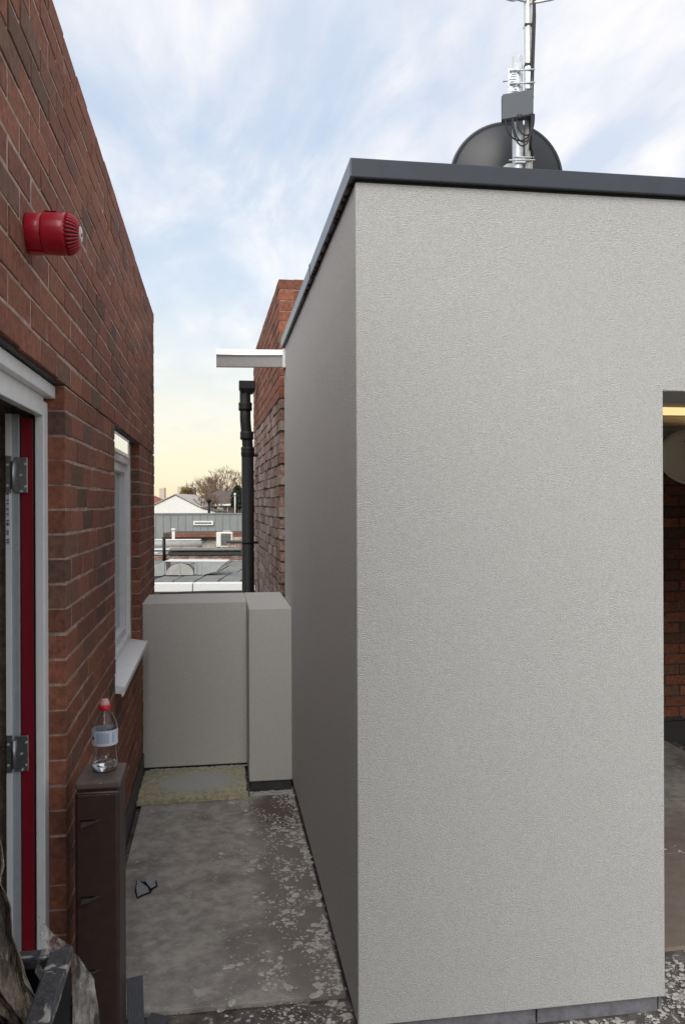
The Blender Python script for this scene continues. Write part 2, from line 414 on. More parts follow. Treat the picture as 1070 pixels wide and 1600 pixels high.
# ================================================================ LEFT BRICK BUILDING
LX = -.44                                  # wall face in its own frame
LROT = R(.31)
LB_ = E('brick_building', (0, 0, 0), LROT, 'red brick building on the left with white framed window and open door', 'building')
Z0, NC = .03, 41
TOPZ = Z0 + NC * CRS + .001
DOOR = (.60, 2.547, -1, 2.057); WIN = (3.7745, 5.022, .855, 2.057)
YE = 6.22
wallb = courses(2.5475 - 16 * PITCHB, YE, Z0, NC, [DOOR, WIN])
def in_view_left(x, y, z):
    if y < .8: return False
    px = 335 + x * 1275 / (.988 * (y * .988)); v = 785 - (z - CAMH) * 1275 / (y * .988)
    return px > -40 and -40 < v < 1640
lay(wallb, LB_, lambda u: (LX, u), R(90), (0, 0, CAMH, in_view_left), NEWSET, random.Random(3))
# far end wall facing +Y is out of sight: a mortar-built core carries it
mo = LX - .0022; bk = LX - .30
def core(y0, y1, z0, z1): return ((bk, y0, z0), (mo, y1, z1))
e = .004
P('mortar', B(core(-1.2, DOOR[0] - e, 0, 2.053), core(DOOR[1] + e, WIN[0] - e, 0, 2.053), core(WIN[0] - e, WIN[1] + e, 0, WIN[2] - .005),
              core(WIN[1] + e, YE - e, 0, 2.053), core(-1.2, YE - e, 2.0621, TOPZ - .006)), 'mortar', LB_)
# steel lintels seated above the openings
P('lintel', B(((bk, DOOR[0] - .1, 2.0535), (LX - .012, DOOR[1] + .0, 2.0615))), 'flash', LB_)
P('lintel', B(((bk, WIN[0] - .0, 2.0535), (LX - .012, WIN[1] + .0, 2.0615))), 'flash', LB_)
P('roof', B(((-4.5, -1.2, 2.95), (bk - .002, YE, 3.05))), 'felt', LB_)
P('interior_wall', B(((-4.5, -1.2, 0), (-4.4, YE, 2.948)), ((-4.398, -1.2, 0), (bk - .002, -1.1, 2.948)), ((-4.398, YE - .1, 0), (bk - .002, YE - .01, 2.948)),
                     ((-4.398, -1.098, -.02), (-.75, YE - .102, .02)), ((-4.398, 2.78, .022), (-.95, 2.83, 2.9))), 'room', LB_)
P('flashing', B(((LX + .001, DOOR[1] + .05, .0), (LX + .010, 5.14, .165)), bev=.002), 'flash', LB_)

# door
DR = P('door_frame', B(((-.515, 2.487, .02), (-.49, 2.5465, 2.0)), ((-.515, .602, 1.955), (-.49, 2.4865, 2.012)), ((-.515, .602, .02), (-.49, .66, 1.954)), bev=.0025), 'upvc', LB_)
P('head_trim', B(((-.515, .602, 2.0125), (-.468, 2.5465, 2.050)), bev=.003), 'upvc', DR)
P('threshold', B(((-.66, .61, .0), (-.47, 2.54, .019)), bev=.003), 'alu', DR)
DL = P('door', B(((-.5555, 2.494, .03), (-.5215, 2.540, 1.95)), bev=.002), 'red', LB_)
tag(DL, 'red painted door edge')
P('door_edge_strip', B(((-.5945, 2.486, .03), (-.559, 2.540, 1.96)), bev=.002), 'upvcgrey', DL)
P('door_edge_lip', B(((-.5945, 2.4785, .03), (-.5795, 2.4855, 1.96))), 'upvc', DL)
P('gasket', B(((-.5212, 2.500, .03), (-.5162, 2.540, 1.95)), ((-.5588, 2.500, .03), (-.5562, 2.54, 1.95))), 'dark', DL)
lb = bmesh.new()
for (za, zb, ty) in ((1.745, 1.66, 0), (1.655, 1.635, 1), (1.628, 1.608, 0), (1.600, 1.582, 1)):
    box(lb, (-.5925, 2.4775, zb), (-.584 if ty == 0 else -.5815, 2.4783, za))
P('label_strip', lb, 'labelp', DL)
lb = bmesh.new()
for z in (1.74, 1.727, 1.71, 1.70, 1.684, 1.67, 1.651, 1.643, 1.639, 1.62, 1.613, 1.595, 1.588):
    box(lb, (-.5910, 2.4768, z - .002), (-.5855, 2.4774, z + .0015))
P('label_print', lb, 'labeld', DL)
for hz in (1.782, .975):
    hb = bmesh.new()
    box(hb, (-.572, 2.4800, hz - .052), (-.534, 2.4845, hz + .052), .002)
    box(hb, (-.5935, 2.4735, hz - .052), (-.5770, 2.4775, hz + .056), .001)
    tube(hb, [(-.5745, 2.476, hz - .040), (-.5745, 2.476, hz + .040)], .0062, 12)
    H = P('hinge', hb, 'steel', DL)
    sb = bmesh.new()
    for (sx, sz) in ((-.540, .033), (-.540, -.033), (-.553, .0), (-.551, -.046), (-.588, -.03), (-.588, .03)):
        yy = 2.4795 if sx > -.58 else 2.4733
        tube(sb, [(sx, yy + .001, hz + sz), (sx, yy - .0012, hz + sz)], .0038, 10)
    P('screw', sb, 'galv', H)

# window
WN = P('window', None, None, LB_) if False else E('window'); WN.parent = LB_
y0, y1, z0, z1 = WIN[0] + .004, WIN[1] - .004, .895, 2.050
fx0, fx1 = -.575, -.495
def ring(y0, y1, z0, z1, wd, x0, x1, bev=.003):
    return B(((x0, y0, z0), (x1, y0 + wd, z1)), ((x0, y1 - wd, z0), (x1, y1, z1)),
             ((x0, y0 + wd + .0005, z0), (x1, y1 - wd - .0005, z0 + wd)), ((x0, y0 + wd + .0005, z1 - wd), (x1, y1 - wd - .0005, z1)), bev=bev)
P('frame', ring(y0, y1, z0, z1, .032, fx0, fx1), 'upvc', WN)
P('transom', B(((fx0 + .005, y0 + .034, 1.925), (fx1 - .004, y1 - .034, 1.962)), bev=.003), 'upvc', WN)
P('casement', ring(y0 + .036, y1 - .036, z0 + .036, 1.922, .045, fx0 + .008, fx1 - .022), 'upvc', WN)
P('pane', B(((-.556, y0 + .082, z0 + .082), (-.550, y1 - .082, 1.876))), 'glassobs', WN)
tag(P('pane', B(((-.455, y0 + .03, 1.958), (-.451, 4.46, 2.022))), 'glass', WN), 'narrow top pane reflecting the yellow sky')
P('vent_frame', B(((-.466, y0 + .004, 1.940), (-.449, 4.49, 1.957)), ((-.466, y0 + .004, 2.023), (-.449, 4.49, 2.034)), ((-.466, 4.461, 1.958), (-.449, 4.49, 2.022)), bev=.002), 'upvc', WN)
P('stay', B(((-.50, 4.46, 1.99), (-.467, 4.475, 2.0))), 'galv', WN)
sm = bmesh.new()
prism(sm, [(-.575, .857), (-.575, .893), (-.50, .892), (-.398, .872), (-.398, .848), (-.408, .832), (-.412, .848), (-.43, .857)], y0 - .004 + .005, y1 + .004 - .005)
for v in sm.verts:
    pass
P('sill', sm, 'upvc', WN)
sm = bmesh.new()      # sill horns outside the opening
prism(sm, [(LX + .002, .862), (-.398, .872), (-.398, .848), (-.408, .832), (-.412, .848), (LX + .002, .850)], WIN[1] + .0005, WIN[1] + .03)
P('sill_horn', sm, 'upvc', WN)
sm = bmesh.new()
prism(sm, [(LX + .002, .862), (-.398, .872), (-.398, .848), (-.408, .832), (-.412, .848), (LX + .002, .850)], WIN[0] - .02, WIN[0] - .0005)
P('sill_horn', sm, 'upvc', WN)
P('sealant', B(((-.53, y1 + .0002, z0), (-.49, y1 + .0035, z1))), 'mortar', WN)

# ================================================================ RED SOUNDER
SC = E('alarm_sounder', (-.4505, 2.05, 2.350), 0, 'red round fire alarm sounder with slotted dome on the left brick wall', 'alarm')
toX = Matrix.Rotation(R(90), 4, 'Y')
P('base', lathe([(.001, 0), (.0455, 0), (.047, .003), (.047, .034), (.046, .036)], 48, toX), 'alarm', SC)
P('body', lathe([(.046, .036), (.0495, .038), (.0500, .042), (.0500, .086), (.0488, .092)], 48, toX), 'alarm', SC)
P('dome', lathe([(.040, .088), (.0470, .092), (.0435, .102), (.0365, .111), (.029, .117), (.021, .119), (.001, .119)], 48, toX), 'dark', SC)
rb = bmesh.new()
for k in range(30):
    a = 2 * math.pi * k / 30
    ca, sa = math.cos(a), math.sin(a)
    pts = []
    for r, z in ((.0480, .091), (.0450, .102), (.0382, .112), (.0296, .1185), (.021, .1205)):
        pts.append(toX @ Vector((r * ca, r * sa, z)))
    tube(rb, pts, [.0034, .0029, .0024, .0019, .0015], 6)
P('grille', rb, 'alarm', SC)
P('lens', lathe([(.001, .1185), (.0205, .1185), (.0205, .1225), (.017, .1245), (.001, .1246)], 32, toX), 'alarmw', SC)
P('lens_centre', lathe([(.001, .1246), (.005, .1246), (.004, .1262), (.001, .1265)], 24, toX), 'alarm', SC)
P('fixing_tab', B(((.004, -.012, -.0500), (.036, .012, -.0465)), ((.040, -.016, .0495), (.07, .016, .0512)), bev=.001), 'alarm', SC)

# ================================================================ WHITE RENDERED BUILDING
WX, WY = .425, 2.514
OX, OZ, WT = 1.455, 2.065, 2.700
WB = E('rendered_building', (WX, WY, 0), 0, 'white rendered flat roofed building with dark grey coping filling the right side', 'building')
WB.location = (0, 0, 0)
TH = .30
wm = bmesh.new()
prism(wm, [(WX, .062), (OX, .062), (OX, OZ), (3.4, OZ), (3.4, WT), (WX, WT)], WY, WY + TH)
eds = [e for e in wm.edges if all(abs(v.co.y - WY) < 1e-4 for v in e.verts) and ((abs(e.verts[0].co.x - WX) < 1e-4 and abs(e.verts[1].co.x - WX) < 1e-4) or
       (abs(e.verts[0].co.x - OX) < 1e-4 and abs(e.verts[1].co.x - OX) < 1e-4) or (abs(e.verts[0].co.z - OZ) < 1e-4 and abs(e.verts[1].co.z - OZ) < 1e-4))]
bmesh.ops.bevel(wm, geom=eds, offset=.005, segments=3, affect='EDGES', profile=.5)
P('wall', wm, 'render', WB)
P('wall', B(((WX, WY + TH + .0005, .062), (WX + TH, 5.316, WT))), 'render', WB)
P('wall', B(((3.10, WY + .001, .062), (3.4, WY + TH - .001, OZ - .001))), 'render', WB)
P('roof', B(((WX + .05, WY + .05, WT + .001), (3.4, 5.30, WT + .035))), 'feltdark', WB)
# coping lengths
cz0, cz1, ov = 2.7085, 2.769, .02
def cop(a, b): return P('coping', B((a, b), bev=.0035), 'coping', WB)
cop((WX - ov, WY - ov, cz0), (3.4, WY + .36, cz1))
cop((WX - ov + .0005, WY + .3605, cz0), (WX + .33, 3.640, cz1))
cop((WX - ov + .0005, 3.652, cz0), (WX + .33, 5.335, cz1))
P('coping_joint', B(((WX - ov + .003, 3.6405, cz0 + .002), (WX + .32, 3.6515, cz1 - .002))), 'dark', WB)
P('coping_joint', B(((WX - ov - .0012, 3.628, cz0 - .004), (WX - ov - .0002, 3.664, cz1 + .001))), 'coping', WB)
P('sealant', B(((WX + .004, WY + .004, WT - .002), (3.38, WY + .30, cz0 + .0005)), ((WX + .004, WY + .302, WT - .002), (WX + .30, 5.31, cz0 + .0005))), 'dark', WB)
# drip edges with blobs of sealant
db = bmesh.new()
rr = random.Random(5)
for k in range(26):
    yy = WY + .05 + rr.random() ** 1.4 * 1.4
    s = .004 + rr.random() * .006
    box(db, (WX - .014, yy, cz0 - .003 - s * .5), (WX - .004, yy + s * 3, cz0 + .001), .001)
P('sealant_blob', db, 'dark', WB)['kind'] = 'stuff'
# plinth tiles
for (a, b) in ((WX + .02, 1.012), (1.018, 1.437), (1.441, OX - .002)):
    P('plinth_panel', B(((a, WY + .018, .001), (b, WY + .05, .0615)), bev=.002), 'plinth', WB)
P('plinth_panel', B(((WX + .012, WY + .052, .001), (WX + .04, 5.30, .0615))), 'dark', WB)
# bead trims at corner and doorway
# ---------------- room behind the doorway
P('soffit', B(((OX - .6, WY + TH + .001, 2.11), (3.38, 5.29, 2.15))), 'cream', WB)
P('soffit_board', B(((OX - .2, WY + TH + .002, 2.066), (2.6, WY + TH + .14, 2.105))), 'lampw', WB)
RW = P('interior_wall', B(((.8, 5.40 + .0045, .0), (3.4, 5.55, 2.6)), ((3.402, WY, 0), (3.5, 5.6, 2.7))), 'oldmortar', WB)
rib = courses(1.9, 3.30, .16, 26, [])
lay(rib, WB, lambda u: (u, 5.40), 0, (0, 0, CAMH, lambda x, y, z: True), NEWSET[:], random.Random(9), cap=200)
P('skirting', B(((1.6, 5.36, .001), (3.38, 5.398, .14))), 'dark', WB)
GD = E('strip_lamp', (2.2, 3.03, 2.045), 0, 'lit warm tube lamp with gold trough under the ceiling inside the right doorway', 'lamp')
P('tube', T([(-.70, 0, .008), (.70, 0, .008)], .029, 24), 'lit', GD)
P('trough', T([(-.71, .004, -.010), (.71, .004, -.010)], .031, 24), 'gold', GD)
LMP = E('hanging_lamp', (2.235, 3.60, 1.90), 0, 'round white fitting with loose cables hanging inside the right doorway', 'lamp')
LMP.scale = (.8, .8, .8)
tl = Matrix.Rotation(R(58), 4, 'X') @ Matrix.Rotation(R(-22), 4, 'Y')
P('shade', lathe([(.001, -.075), (.06, -.072), (.11, -.055), (.15, -.03), (.178, .0), (.196, .03), (.200, .034), (.196, .038), (.17, .01), (.14, -.02), (.10, -.045), (.001, -.06)], 48, tl), 'lampw', LMP)
P('cable', tube(T([(-.09, -.05, .27), (-.06, -.06, .18), (-.10, -.08, .10), (-.06, -.09, .02), (.02, -.10, -.02), (.1, -.1, .0)], .0035, 6),
                [(-.075, -.05, .27), (-.045, -.06, .17), (-.085, -.08, .11), (-.04, -.09, .05), (.03, -.10, .0), (.1, -.1, .03)], .003, 6), 'cable', LMP)
tag(P('loose_cable', T([(1.585, 2.93, 2.105), (1.578, 2.93, 2.02), (1.59, 2.935, 1.93), (1.65, 2.95, 1.90)], .004, 8), 'cable'), 'thin black cable hanging in front of the gold pipe in the right doorway', 'cable')
# floor boards inside
tag(P('floor_board', B(((1.46, 2.86, .001), (2.9, 3.62, .016)), bev=.002), 'ply_room'), 'dusty board just inside the right doorway', 'board', 'boards on the floor inside the right doorway')
tag(P('floor_board', B(((1.30, 3.632, .001), (3.1, 5.34, .014)), bev=.002), 'ply_room'), 'dusty board at the back of the room in the right doorway', 'board', 'boards on the floor inside the right doorway')

# ================================================================ SPOUT
SPT = E('gutter_spout', (0, 5.26, 2.62), 0, 'pale metal rainwater spout sticking out over the alley from the rendered wall', 'spout')
sp = bmesh.new()
prof = [(-.058, .018), (-.050, .050), (.050, .050), (.058, .018), (.050, .006), (.022, -.054), (-.022, -.054), (-.050, .006)]
for (xa, xb, k) in ((-.012, .424, 1.0),):
    ra = [sp.verts.new((xa, p[0] * k, p[1] * k)) for p in prof]; rb2 = [sp.verts.new((xb, p[0] * k, p[1] * k + .006)) for p in prof]
    ia = [sp.verts.new((xa, p[0] * .93, p[1] * .93)) for p in prof]; ib = [sp.verts.new((xa + .12, p[0] * .93, p[1] * .93)) for p in prof]
    n = len(prof)
    for q in range(n):
        p2 = (q + 1) % n
        sp.faces.new((ra[q], ra[p2], rb2[p2], rb2[q])); sp.faces.new((ra[p2], ra[q], ia[q], ia[p2])); sp.faces.new((ia[p2], ia[q], ib[q], ib[p2]))
    sp.faces.new(rb2); sp.faces.new(ib)
    bmesh.ops.recalc_face_normals(sp, faces=sp.faces)
P('channel', sp, 'alu', SPT)
P('collar', B(((.405, -.06, -.058), (.4245, .06, .062)), bev=.003), 'alu', SPT)
P('rim', T([(-.012, -.058, .014), (.40, -.058, .020)], .004, 8), 'alu', SPT)

# ================================================================ PARAPET
PT = 1.077
PW = E('parapet_wall', (0, 5.2, 0), 0, 'low white rendered parapet wall closing the end of the alley', 'wall'); PW.location = (0, 0, 0)
PY = 5.19
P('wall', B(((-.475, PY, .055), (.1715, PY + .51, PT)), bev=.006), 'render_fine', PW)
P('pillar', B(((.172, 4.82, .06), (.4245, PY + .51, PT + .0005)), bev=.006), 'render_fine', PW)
P('plinth', B(((-.47, PY + .015, .001), (.17, PY + .4, .056)), ((.18, 4.835, .001), (.42, PY + .4, .059))), 'flash', PW)
P('wall', B(((-.47, PY + .02, -4.6), (2.6, PY + .50, -.0))), 'cream', PW)

# ================================================================ OLD BRICK BUILDING (right, behind)
OBX, OBY = .4125, 5.60
OB = E('old_brick_building', (OBX, OBY, 0), R(.99), 'tall brick wall end behind the spout, worn below and new red brick on top', 'building')
ZS, ZTOP = 2.415, 3.215
nn_ = int((ZTOP - ZS) / CRS + .5)
cl_ = Matrix.Rotation(-R(.99), 3, 'Z') @ Vector((-OBX, -OBY, CAMH))
vis = lambda x, y, z: z > 1.0
side_new = courses(0, 2.95, ZS, nn_, [])
lay(side_new, OB, lambda u: (0, u), R(-90), (cl_.x, cl_.y, CAMH, vis), NEWSET, random.Random(21), cap=90)
front_new = courses(.1035, 1.2, ZS, nn_, [], 1)
lay(front_new, OB, lambda u: (u, 0), 0, (cl_.x, cl_.y, CAMH, vis), NEWSET, random.Random(22), cap=22)
side_old = courses(.0, 2.95, ZS - 30 * CRS, 30, [])
lay(side_old, OB, lambda u: (.004, u), R(-90), (cl_.x, cl_.y, CAMH, vis), OLDSET, random.Random(23), cap=150, wob=.004)
front_old = courses(.1065, .6, ZS - 30 * CRS, 30, [], 1)
lay(front_old, OB, lambda u: (u, .004), 0, (cl_.x, cl_.y, CAMH, vis), OLDSET, random.Random(24), cap=20, wob=.003)
P('mortar', B(((.0045, .0045, ZS + .003), (1.2, 2.945, ZS + nn_ * CRS - .006))), 'mortar', OB)
P('mortar', B(((.009, .009, GZ), (1.2, 2.94, ZS + .002))), 'oldmortar', OB)

# ================================================================ BLACK DRAINPIPE
px_, py_ = .279, 7.95
DP = E('drainpipe', (px_, py_, 0), 0, 'black plastic drainpipe with square hopper fixed to the old brick wall', 'drainpipe')
P('pipe', T([(0, 0, GZ), (0, 0, 2.19)], .060, 24), 'pvcblack', DP)
P('offset_pipe', T([(0, 0, 2.16), (0, 0, 2.24), (-.004, 0, 2.30), (-.016, 0, 2.42), (-.022, 0, 2.50), (-.024, 0, 2.80)], .052, 24), 'pvcblack', DP)
for z, dx in ((2.20, 0), (2.35, -.008), (2.63, -.022)):
    P('collar', lathe([(.053, -.04), (.064, -.038), (.066, -.02), (.063, 0), (.066, .02), (.064, .038), (.053, .04)], 24, Matrix.Translation((dx, 0, z))), 'pvcblack', DP)
hm = bmesh.new()
a = [(-.058, -.05, 2.755), (.050, -.05, 2.755), (.050, .05, 2.755), (-.058, .05, 2.755)]
b = [(-.082, -.075, 2.80), (.075, -.075, 2.80), (.075, .075, 2.80), (-.082, .075, 2.80)]
c = [(-.082, -.075, 2.872), (.075, -.075, 2.872), (.075, .075, 2.872), (-.082, .075, 2.872)]
d = [(-.074, -.067, 2.872), (.067, -.067, 2.872), (.067, .067, 2.872), (-.074, .067, 2.872)]
e_ = [(-.074, -.067, 2.80), (.067, -.067, 2.80), (.067, .067, 2.80), (-.074, .067, 2.80)]
L5 = [[hm.verts.new(p) for p in q] for q in (a, b, c, d, e_)]
for q, s in zip(L5, L5[1:]):
    for k in range(4): hm.faces.new((q[k], q[(k + 1) % 4], s[(k + 1) % 4], s[k]))
hm.faces.new(L5[0][::-1]); hm.faces.new(L5[-1])
P('hopper', hm, 'pvcblack', DP)
for z in (2.157, 1.315):
    br = T([(.055, 0, z), (.10, .0, z)], .012, 10)
    lathe([(.060, -.008), (.064, -.008), (.064, .008), (.060, .008)], 24, Matrix.Translation((0, 0, z)), br)
    P('bracket', br, 'pvcblack', DP)

# ================================================================ ROOF EQUIPMENT
def V2(xr, d, z=0):        # distance ahead / right of the camera heading -> world
    return Vector((xr * math.cos(YAW) + d * math.sin(YAW), d * math.cos(YAW) - xr * math.sin(YAW), z))
RTOP = WT + .0355
# dish
dc = V2(.857, 4.25, 3.377)
DS = E('satellite_dish', (dc.x, dc.y, RTOP), -YAW, 'round dark grey satellite dish on the flat roof seen from behind', 'satellite dish')
dz = 3.377 - RTOP
mt = Matrix.Translation((0, 0, dz)) @ Matrix.Rotation(R(-90 + 3), 4, 'X') # local z -> away from camera
prof = []
for k in range(15):
    r = .29 * k / 14; prof.append((max(r, .001), -.075 + .075 * (r / .29) ** 2))
inner = [(r * .985, z + .006) for r, z in reversed(prof)]
P('reflector', lathe(prof + inner, 72, mt), 'dish', DS)
P('rim', lathe([(.283, .000), (.2935, -.006), (.297, .002), (.294, .010), (.284, .008)], 72, mt), 'dish', DS)
P('mount', tube(T([(0, -.09, dz), (0, -.09, .0)], .022, 16), [(0, -.10, dz), (0, -.05, dz)], .045, 16), 'galv', DS)
P('base_plate', B(((-.15, -.22, .0), (.15, .05, .008))), 'galv', DS)
# mast
mc = V2(.859, 3.98)
AM = E('antenna_mast', (mc.x, mc.y, RTOP), -YAW, 'galvanised aerial mast clamped to a stub pole above the coping', 'antenna')
mp_x = 0.0
P('stub_pole', T([(0, 0, 0), (0, 0, 3.868 - RTOP)], .0262, 24), 'galv', AM)
P('stub_pole_bore', T([(0, 0, 3.868 - RTOP), (0, 0, 3.870 - RTOP)], .0225, 24), 'flash', AM)
mxx = .053
P('mast_pole', T([(mxx, -.01, .0), (mxx - .006, -.01, 2.0)], .0185, 20), 'alu', AM)
P('base_plate', B(((-.09, -.09, 0), (.12, .09, .008))), 'galv', AM)
def rod(bm, a, b, r=.0042): tube(bm, [a, b], r, 8)
z1_ = 3.80 - RTOP
for zz_ in (3.785, 3.722):
    cb = bmesh.new(); z = zz_ - RTOP
    rod(cb, (-.045, -.034, z), (.075, -.045, z + .0)); rod(cb, (-.072, -.01, z - .04), (-.03, -.028, z - .04))
    for xx in (-.022, .0, .062): tube(cb, [(xx - .005, -.036, z), (xx + .005, -.037, z)], .008, 6)
    P('u_bolt', cb, 'galv', AM)
cb = bmesh.new()
z = 3.75 - RTOP
for k in range(9):
    q = k / 8
    box(cb, (-.045 + .006 * abs(4 - k), -.034, z - .052 + q * .095), (-.012, -.028, z - .045 + q * .095))
box(cb, (-.05, -.028, z - .06), (.0, -.0265, z + .05)); box(cb, (.03, -.04, z - .055), (.062, -.030, z + .055), .002)
P('clamp_plate', cb, 'galv', AM)
cb = bmesh.new(); z = 3.352 - RTOP
rod(cb, (-.05, -.034, z), (.075, -.036, z)); rod(cb, (-.03, -.036, z + .015), (.07, -.036, z + .012)); box(cb, (-.02, -.035, z - .012), (.03, -.028, z + .012), .001)
P('u_bolt', cb, 'galv', AM)
P('cable_tie', B(((mxx - .0215, -.0305, 4.01 - RTOP), (mxx + .019, .01, 4.018 - RTOP)), ((mxx - .0215, -.0305, 3.815 - RTOP), (mxx + .019, .01, 3.826 - RTOP)),
                  ((mxx - .0215, -.0305, 3.655 - RTOP), (mxx + .019, .01, 3.664 - RTOP))), 'cable', AM)
# aerial loop at the top
lp = bmesh.new(); zt = 4.112 - RTOP
arc = [(mxx - .20, -.03, zt + .035), (mxx - .17, -.05, zt + .018), (mxx - .13, -.06, zt + .008), (mxx - .09, -.055, zt + .0), (mxx - .07, -.04, zt + .01), (mxx - .068, -.03, zt + .03)]
tube(lp, arc, .006, 8)
tube(lp, [(mxx - .0, -.03, zt - .0), (mxx + .05, -.04, zt + .002), (mxx + .10, -.035, zt + .014), (mxx + .15, -.02, zt + .036), (mxx + .17, .01, zt + .055)], .006, 8)
P('aerial_loop', lp, 'alu', AM)
P('aerial_boom', T([(mxx - .068, -.03, zt + .024), (mxx, -.02, zt + .012)], .007, 8), 'galv', AM)
# cables down the mast
def wob(z0, z1, n, f, r=.006):
    pts = []
    for k in range(n + 1):
        q = k / n; z = z0 + (z1 - z0) * q; x, y = f(q); pts.append((x, y, z))
    return T(pts, r, 8)
P('cable', wob(2.0, 3.36 - RTOP, 26, lambda q: (mxx + .006 + .010 * math.sin(q * 5.2) + .013 * min(1, max(0, (q - .3) * 5)), -.034), .0065), 'cable', AM)
P('cable', wob(2.0, 3.40 - RTOP, 26, lambda q: (mxx + .001 + .012 * math.sin(q * 4.4 + .4) + .009 * min(1, max(0, (q - .3) * 5)), -.038), .0045), 'cable', AM)
# grey box with its cable loops
bc = V2(.850, 3.93)
EB = E('junction_box', (bc.x, bc.y, 3.60), -YAW, 'slate grey equipment box strapped on the roof mast above the dish', 'box')
bmx = bmesh.new()
vb = [(-.090, -.055, -.088), (.061, -.055, -.060), (.061, -.055, .063), (-.090, -.055, .032), (-.080, .0, -.080), (.066, .0, -.060), (.066, .0, .063), (-.080, .0, .036)]
q = [bmx.verts.new(v) for v in vb]
for f in ((0, 1, 2, 3), (5, 4, 7, 6), (4, 0, 3, 7), (1, 5, 6, 2), (3, 2, 6, 7), (4, 5, 1, 0)): bmx.faces.new([q[i] for i in f])
bmesh.ops.bevel(bmx, geom=list(bmx.edges), offset=.004, segments=2, affect='EDGES')
P('case', bmx, 'boxg', EB)
P('port', T([(-.005, -.050, -.086), (-.005, -.062, -.060)], .010, 16), 'flash', EB)
P('bracket', B(((-.03, .0005, -.03), (.03, .012, .03))), 'galv', EB)
for (xa, xb, dp, yo) in ((-.070, .062, .115, -.05), (-.035, .058, .125, -.058), (-.015, .066, .09, -.052), (-.04, .052, .145, -.062)):
    pts = []
    for k in range(19):
        q_ = k / 18; an = math.pi * q_
        pts.append(((xa + xb) / 2 - (xb - xa) / 2 * math.cos(an), yo, -.078 - dp * math.sin(an) ** .8 * (0.85 + .3 * q_) + .02 * q_))
    P('cable', T(pts, .0038, 8), 'cable', EB)

# ================================================================ THINGS ON THE TERRACE
# big board
tag(P('plywood_board', B(((-.43, 2.76, .001), (.424, 4.70, .020)), bev=.002), 'ply'), 'large dusty grey board lying along the alley floor', 'board')
tag(P('plywood_board', B(((-.34, .9, .001), (.5, 2.742, .006)), bev=.001), 'floor'), 'dark splattered board nearest the camera at the bottom edge', 'board')
# insulation
ib_ = bmesh.new()
bmesh.ops.create_grid(ib_, x_segments=30, y_segments=24, size=.5)
for v in ib_.verts:
    x = -.455 + (v.co.x + .5) * .61; y = 4.66 + (v.co.y + .5) * .52
    y += .04 * (1 - (x + .455) / .61) * (-.5) * (1 - (v.co.y + .5))
    z = .045 + .006 * mnoise.noise(Vector((x * 9, y * 9, 0)))
    v.co = Vector((x + .022 * mnoise.noise(Vector((y * 14, 1, 2))), y + .020 * mnoise.noise(Vector((x * 14, 3, 2))), z))
ex = bmesh.ops.extrude_face_region(ib_, geom=list(ib_.faces))
for v in [g for g in ex['geom'] if isinstance(g, bmesh.types.BMVert)]: v.co.z = .022
bmesh.ops.recalc_face_normals(ib_, faces=ib_.faces)
IS = tag(P('insulation_board', ib_, 'insul'), 'yellow insulation slab lying against the parapet at the end of the alley', 'insulation')

# splashes of render
def blobs(name, pts, m, label, cat):
    V, F = [], []
    r_ = random.Random(len(pts))
    for (x, y, z, s) in pts:
        n = 9; b0 = len(V); an0 = r_.random() * 6; asp = .55 + r_.random() * .8; rot = r_.random() * 3
        for lv, (k, h) in enumerate(((1, 0), (.8, .35))):
            for i in range(n):
                a = 2 * math.pi * i / n; rr_ = s * k * (.65 + .6 * mnoise.noise(Vector((math.cos(a) * 1.3 + x * 40, math.sin(a) * 1.3 + y * 40, 0))) + .25)
                ux, uy = rr_ * math.cos(a) * asp, rr_ * math.sin(a)
                V.append((x + ux * math.cos(rot) - uy * math.sin(rot), y + ux * math.sin(rot) + uy * math.cos(rot), z + h * min(s * .35, .006)))
        for i in range(n): F.append((b0 + i, b0 + (i + 1) % n, b0 + n + (i + 1) % n, b0 + n + i))
        F.append(tuple(b0 + n + i for i in range(n)))
    me = bpy.data.meshes.new(name); me.from_pydata(V, [], F); me.materials.append(M[m])
    o = bpy.data.objects.new(name, me); COL.objects.link(o); tag(o, label, cat, kind='stuff'); return o
rs = random.Random(11); pts = []
for k in range(5600):
    y = 2.42 + 2.3 * rs.random()
    q = rs.random() ** 1.9
    x = .415 - q * (.40 + .06 * math.sin(y * 7))
    cl1 = mnoise.noise(Vector((x * 9, y * 6, 3)))
    if cl1 < -.32 + .55 * q + .25 * (rs.random() - .5): continue
    s = .0016 + .0062 * rs.random() ** 3 + (.020 * rs.random() if rs.random() < .06 else 0)
    pts.append((x, y, .0205 if y > 2.757 else .0065, s))
for k in range(420):
    x, y = -.40 + .75 * rs.random(), 2.78 + 1.9 * rs.random()
    if mnoise.noise(Vector((x * 5, y * 4, 9))) < 0: continue
    pts.append((x, y, .0205, .0014 + .0045 * rs.random() ** 3))
for k in range(260):
    x, y = -.2 + .6 * rs.random(), 2.3 + .43 * rs.random()
    pts.append((x, y, .0065, .002 + .009 * rs.random() ** 2))
for k in range(260):   # under the parapet
    x = -.44 + .62 * rs.random(); pts.append((x, 5.165 + .02 * rs.random(), .047, .003 + .006 * rs.random()))
for k in range(500):
    pts.append((.18 + .24 * rs.random(), 4.70 + .12 * rs.random(), .001, .003 + .010 * rs.random()))
blobs('render_splashes', pts, 'plaster', 'dried pale render droppings scattered along the foot of the rendered wall', 'droppings')
pts = []
for k in range(5200):
    x = 1.05 + 1.0 * rs.random(); y = 2.30 + .50 * rs.random()
    if x < 1.44 and y > WY + .0: continue
    if mnoise.noise(Vector((x * 7, y * 8, 5))) < -.15 and x < 1.5: continue
    pts.append((x, y, .001 + .005 * rs.random(), .0015 + .009 * rs.random() ** 3))
